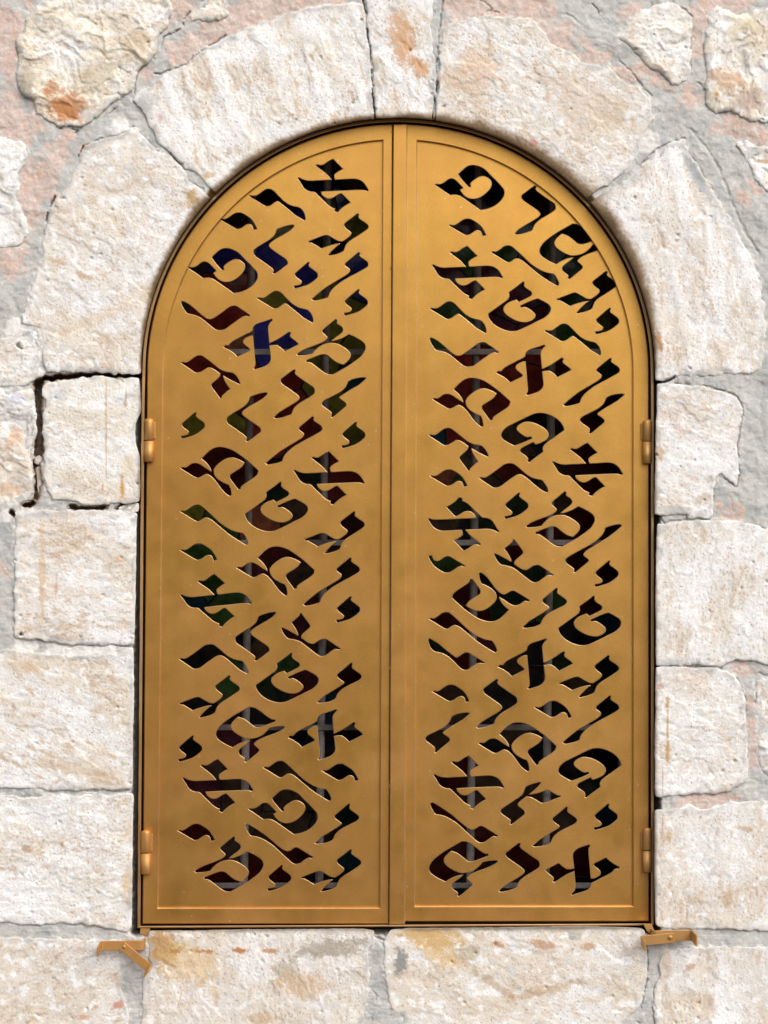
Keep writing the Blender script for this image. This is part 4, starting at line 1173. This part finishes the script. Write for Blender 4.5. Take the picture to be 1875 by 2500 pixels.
for root, side, uc, v0, vm, v1 in ((leafL, -1, 363, 1021, 1075, 1127), (leafL, -1, 355.5, 2026, 2083, 2134), (leafR, 1, 1581, 1023, 1077, 1131), (leafR, 1, 1580.5, 2020, 2077, 2129)):
    V, F = barrel(uc, v0, vm-0.8, 11.6, DL+7, True, False)
    hinge = make('hinge', V, F, M_HARD, root, True)
    V, F = barrel(uc, vm+0.8, v1, 11.4, DL+7, False, True)
    make('lower_knuckle', V, F, M_HARD, hinge, True)
    s = -side
    V, F = box(min(uc+s*4, uc+s*17), max(uc+s*4, uc+s*17), v0+10, vm-4, DL-2, DL+3.5)
    make('hinge_plate', V, F, M_HARD, hinge, False, bevel=1.4*K)

# ------------------------------------------------------------------ fixed outer frame
frame_t = thing('window_surround', 'thin gold steel frame fixed in the stone opening around both shutter leaves', 'frame', P(966, 2268, -60))
plate('frame_strip', opening_outline(13.0, bottom=2254), [opening_outline(5.5, bottom=2256)], -27, 58, M_RIM, frame_t, rim=1.4)  # pale edge gold brightens the shaded strip by colour
plate('frame_rebate', opening_outline(9, bottom=2256), [opening_outline(-14, bottom=2256)], -82, 4, M_WOOD, frame_t, rim=0.5)

# ------------------------------------------------------------------ shutter stays at the lower corners
def fillet(path, r=5, n=5):
    out = [np.array(path[0], float)]
    for i in range(1, len(path)-1):
        a, b, c = (np.array(x, float) for x in path[i-1:i+2])
        d1, d2 = (a-b), (c-b)
        l1, l2 = np.linalg.norm(d1), np.linalg.norm(d2)
        rr = min(r, l1*0.45, l2*0.45)
        p1, p2 = b+d1/l1*rr, b+d2/l2*rr
        for j in range(n+1):
            t = j/n
            out.append((1-t)**2*p1+2*t*(1-t)*b+t*t*p2)
    out.append(np.array(path[-1], float))
    return out

def ribbon(name, path, axis_dir, width, thick, mat, parent, r=7):
    """flat bar bent along a path of (u, v, d) with its width along axis_dir"""
    ps = fillet(path, r)
    ax = np.array(axis_dir, float)
    ax /= np.linalg.norm(ax)
    V, F = [], []
    for i, p in enumerate(ps):
        tg = ps[min(i+1, len(ps)-1)]-ps[max(i-1, 0)]
        tg /= np.linalg.norm(tg)
        nn = np.cross(tg, ax)
        nn /= np.linalg.norm(nn)
        axx = np.cross(nn, tg)
        if np.dot(axx, ax) < 0:
            axx = -axx
        for sw, st in ((-1, -1), (1, -1), (1, 1), (-1, 1)):
            w = p+axx*sw*width/2+nn*st*thick/2
            f = 1.0
            V.append((w[0], w[1], w[2]))
    n = len(ps)
    for i in range(n-1):
        for k in range(4):
            a, b = i*4+k, i*4+(k+1) % 4
            F.append((a, b, b+4, a+4))
    F.append((0, 1, 2, 3)); F.append(tuple((n-1)*4+k for k in (3, 2, 1, 0)))
    f0 = 1-22.0/D          # photo positions are read on the plane of the bar itself; bends go straight out from there
    o = make(name, [((x-937.5)*f0*K, -dd*K, ZC+(1250-y)*f0*K) for x, y, dd in V], F, mat, parent, bevel=0.9*K)
    import bmesh
    bm = bmesh.new(); bm.from_mesh(o.data)
    bmesh.ops.recalc_face_normals(bm, faces=bm.faces)
    bm.to_mesh(o.data); bm.free()
    return o

def disc(name, u, v, d, r, h, mat, parent):
    V, F = [], []
    n = 20
    prof = [(r, -h), (r, h*0.4), (r*0.8, h), (0.01, h)]
    for rr, dd in prof:
        for j in range(n):
            b = 2*math.pi*j/n
            V.append(P(u+rr*math.cos(b), v+rr*math.sin(b), d+dd))
    for i in range(len(prof)-1):
        for j in range(n):
            F.append((i*n+j, i*n+(j+1) % n, (i+1)*n+(j+1) % n, (i+1)*n+j))
    return make(name, V, F, mat, parent, True)

st = thing('shutter_stay', 'gold shutter stay at the lower left corner with its catch hanging down', 'shutter stay', P(300, 2310, 8), 'shutter stays')
ribbon('bracket', [(248, 2309, 78), (247, 2308.5, 24), (349, 2308, 20), (353, 2307, -44)], (0, 1, 0), 23.5, 4.5, M_HARD, st, 8)
plate('neck', [(343, 2264), (367, 2266), (365, 2292), (361, 2300), (358, 2318), (352, 2322), (345, 2318), (346, 2300), (341, 2280)], [], -30, 10, M_HARD, st, rim=1.2)
dv = np.array([63.0, 50.0]); dv /= np.hypot(*dv)
nv = np.array([-dv[1], dv[0]])
ribbon('catch', [(298, 2308, 26), (298+dv[0]*84, 2308+dv[1]*84, 27), (298+dv[0]*86, 2308+dv[1]*86, 78)], (nv[0], nv[1], 0), 22, 4.5, M_HARD, st, 8)
disc('rivet', 303, 2312, 28, 5.0, 2.2, M_HARD, st)

st = thing('shutter_stay', 'gold shutter stay at the lower right corner with its catch folded level', 'shutter stay', P(1640, 2285, 8), 'shutter stays')
ribbon('bracket', [(1592, 2287, -30), (1596, 2286, 18), (1690, 2284, 20), (1692, 2284, 70)], (0, 1, 0), 26, 4.5, M_HARD, st, 9)
plate('neck', [(1569, 2255), (1591, 2255), (1594, 2264), (1598, 2272), (1608, 2276), (1604, 2284), (1590, 2283), (1580, 2274), (1574, 2264)], [], -2, 36, M_HARD, st, rim=1.2)
dv = np.array([-1.0, 0.085]); dv /= np.hypot(*dv)
ribbon('catch', [(1646, 2288, 27), (1646+dv[0]*82, 2288+dv[1]*82, 27), (1646+dv[0]*80, 2288+dv[1]*82, 80)], (0.085, 1, 0), 24, 4.5, M_HARD, st, 8)
disc('rivet', 1637, 2289, 30, 5.6, 2.4, M_HARD, st)

# ------------------------------------------------------------------ iron grille behind the shutters
gr = thing('window_grille', 'rusty grey iron grille of round bars behind the gold shutters', 'grille', P(966, 2240, -120))
def bar_u(k, v):
    top = 430+184*k
    return top+(v-600)*(-0.012)
for k in range(7):
    V, F = [], []
    n = 14
    vt = 330 if 1 < k < 5 else (420 if k in (1, 5) else 640)
    for vv in (vt, 2250):
        for j in range(n):
            b = 2*math.pi*j/n
            V.append(P(bar_u(k, vv)+10*math.cos(b), vv, -118+10*math.sin(b)))
    F = [(j, (j+1) % n, n+(j+1) % n, n+j) for j in range(n)]
    F += [tuple(range(n)), tuple(range(2*n-1, n-1, -1))]
    make('upright_bar', V, F, M_IRON, gr, True)
for vv in (859, 1325, 1776, 2162):
    V, F = box(352, 1582, vv-7, vv+7, -140, -104)
    make('cross_bar', V, F, M_IRON, gr, bevel=1.5*K)

# ------------------------------------------------------------------ stained glass window
win = thing('stained_glass_window', 'dark stained glass window of blue, red, green and olive panes seen through the cut out letters', 'window', P(966, 2250, -230))
def arch_poly(grow):
    o = opening_outline(grow, 40)
    return [tuple(x) for x in o]
for gi, (ga, gb, dd) in enumerate(((30, -34, -205), (-20, -58, -214), (-46, -78, -222))):
    plate('casing', arch_poly(ga), [arch_poly(gb)], dd, 24, M_WOOD, win, rim=2.5)

NAVY, RED, GREEN, OLIVE, BRN, BLK, TEAL, PURP = (0.013, 0.012, 0.078), (0.060, 0.007, 0.005), (0.014, 0.030, 0.008), (0.062, 0.056, 0.008), (0.085, 0.026, 0.012), (0.006, 0.005, 0.005), (0.005, 0.018, 0.024), (0.030, 0.007, 0.010)
DRED, DGRN, DBRN = (0.020, 0.003, 0.002), (0.006, 0.010, 0.005), (0.022, 0.013, 0.008)
COLS = dict(n=NAVY, r=RED, g=GREEN, o=OLIVE, b=BRN, k=BLK, t=TEAL, p=PURP, d=DRED, e=DGRN, w=DBRN)
SEEDS = {
 'L1': 'n 1100 270,o 1450 280,b 1250 420,n 1340 400,w 800 350,n 960 460,w 500 560,o 1450 600,o 900 610,k 1200 760,n 780 880,n 450 850,r 450 1100,n 1060 1000,n 1450 880,o 1170 1180,n 1480 1130,o 1430 1260,o 800 1200,n 1000 1300,r 400 1340,b 530 1540,n 700 1500,n 900 1530,o 1290 1440,o 1460 1560',
 'L2': 'r 180 200,r 360 400,o 1150 210,r 930 330,r 1000 480,o 1110 400,t 1450 340,o 1300 520,r 600 560,o 500 700,r 690 720,r 1080 700,o 130 680,o 1430 770,d 330 950,d 580 1100,e 1080 1100,r 1380 1110,e 800 1230,w 950 1400,g 300 1480,o 130 1410,d 1430 1450,b 720 1470',
 'L3': 'g 200 190,d 850 200,p 600 330,w 1400 300,g 300 450,g 420 570,t 100 600,w 1000 350,k 600 850,w 700 950,p 1010 770,w 1200 950,k 180 1050,g 880 1080,p 1080 1200,e 700 1280,d 1400 1200,g 420 1250,k 150 1400,k 600 1520,t 1220 1500,k 1430 1600',
 'L4': 'k 120 250,p 450 200,w 330 400,p 250 550,k 900 150,w 500 560,w 850 420,k 1200 260,k 1350 450,w 950 640,w 950 880,e 1380 800,d 170 940,w 450 1050,d 650 1150,d 980 1130,d 850 1280,t 1400 1130,d 350 1330,k 1150 1350,w 1180 950',
 'R1': 'e 250 270,e 550 350,w 400 180,w 930 400,e 850 620,p 350 610,w 1300 680,g 1080 800,g 350 870,p 230 980,g 700 830,p 850 880,p 560 1000,g 1220 930,g 1230 1180,o 1500 1350,p 780 1120,p 700 1300,p 650 1400,g 200 1280,g 450 1420,g 1160 1450,g 1350 1560,g 130 1560,p 900 1450',
 'R2': 'r 940 90,r 400 170,r 900 300,d 1150 200,g 1540 190,r 330 360,r 580 560,d 1230 480,d 1380 640,k 900 650,w 700 790,t 130 790,r 260 780,p 450 900,w 350 1000,b 230 1110,g 300 1150,d 680 1060,w 560 1170,d 1320 900,d 1360 1050,d 1400 1180,w 1140 1270,e 760 1300,e 320 1300,w 200 1500,e 540 1490,d 1300 1430,d 1060 1580,d 1500 1560',
 'R3': 'k 350 50,d 760 180,e 640 240,d 1240 270,e 920 370,g 240 270,d 1490 370,d 420 500,k 560 380,e 750 570,e 640 660,g 1080 560,d 460 710,d 1370 610,t 1450 750,k 1250 880,d 180 750,p 520 940,e 110 930,d 380 1080,k 920 1000,e 1120 1080,w 720 1120,e 1480 1100,w 1250 1250,k 920 1230,w 220 1340,k 620 1330,k 1060 1460,e 1500 1420,w 290 1560',
 'R4': 'w 130 220,w 760 90,k 570 240,k 930 280,k 1430 300,e 1300 560,k 1180 420,d 250 520,w 560 530,w 370 640,w 880 580,w 740 780,d 190 760,w 1150 830,t 1490 800,d 500 950,d 350 1080,d 150 1230,d 820 1130,w 990 1000,d 1290 1200,e 1470 1210,e 320 1380,w 680 1380,e 1290 1400',
}
seeds = []
for key, txt in SEEDS.items():
    ou, ov, _ = LETTERS[key]
    for it in txt.split(','):
        c, a, b = it.split()
        x, y = ou+float(a)/3.318, ov+float(b)/3.318
        f = 1.0
        seeds.append((x, y, c))
for k in range(26):     # panes hidden behind the meeting stiles and edges
    seeds.append((975+random.Random(k).uniform(-20, 20), 345+k*74, random.Random(k+50).choice('nrgopdd')))
def clip_half(poly, px, py, nx, ny):
    out = []
    n = len(poly)
    for i in range(n):
        a, b = poly[i], poly[(i+1) % n]
        da = (a[0]-px)*nx+(a[1]-py)*ny
        db = (b[0]-px)*nx+(b[1]-py)*ny
        if da <= 0:
            out.append(a)
        if (da < 0 < db) or (db < 0 < da):
            t = da/(da-db)
            out.append((a[0]+(b[0]-a[0])*t, a[1]+(b[1]-a[1])*t))
    return out
base_poly = arch_poly(-60)
gmats = {k: glass_material('stained_glass_'+n, COLS[k]) for k, n in dict(n='navy', r='red', g='green', o='olive', b='amber', k='black', t='teal', p='plum', d='dark_red', e='dark_green', w='brown').items()}
sxy = np.array([(s[0], s[1]) for s in seeds])
cV, cF = [], []
DG = -232.0
for i, (sx, sy, c) in enumerate(seeds):
    poly = base_poly
    order = np.argsort(np.hypot(sxy[:, 0]-sx, sxy[:, 1]-sy))[1:22]
    for j in order:
        nx, ny = sxy[j, 0]-sx, sxy[j, 1]-sy
        L = math.hypot(nx, ny)
        if L < 1e-6:
            continue
        poly = clip_half(poly, (sx+sxy[j, 0])/2, (sy+sxy[j, 1])/2, nx/L, ny/L)
        if len(poly) < 3:
            break
    if len(poly) < 3:
        continue
    rr = random.Random(i)
    tu, tv = rr.uniform(-0.02, 0.02), rr.uniform(-0.02, 0.02)     # every pane sits at its own slight tilt
    V = [P(x, y, DG+(x-sx)*tu+(y-sy)*tv) for x, y in poly]
    n = len(V)
    V += [P(x, y, DG-8) for x, y in poly]
    F = [tuple(range(n))]+[(k, (k+1) % n, n+(k+1) % n, n+k) for k in range(n)]
    make('pane', V, F, gmats[c], win)
    for k in range(n):      # lead came along each edge
        a, b = np.array(poly[k]), np.array(poly[(k+1) % n])
        e = b-a
        L = np.hypot(*e)
        if L < 3:
            continue
        w = np.array([-e[1], e[0]])/L*2.2
        s0 = len(cV)
        for pnt, dd in ((a+w, DG+1.0), (a, DG+4.2), (a-w, DG+1.0), (b+w, DG+1.0), (b, DG+4.2), (b-w, DG+1.0)):
            cV.append(P(pnt[0], pnt[1], dd))
        cF += [(s0, s0+1, s0+4, s0+3), (s0+1, s0+2, s0+5, s0+4)]
make('lead_came', cV, cF, M_LEAD, win)
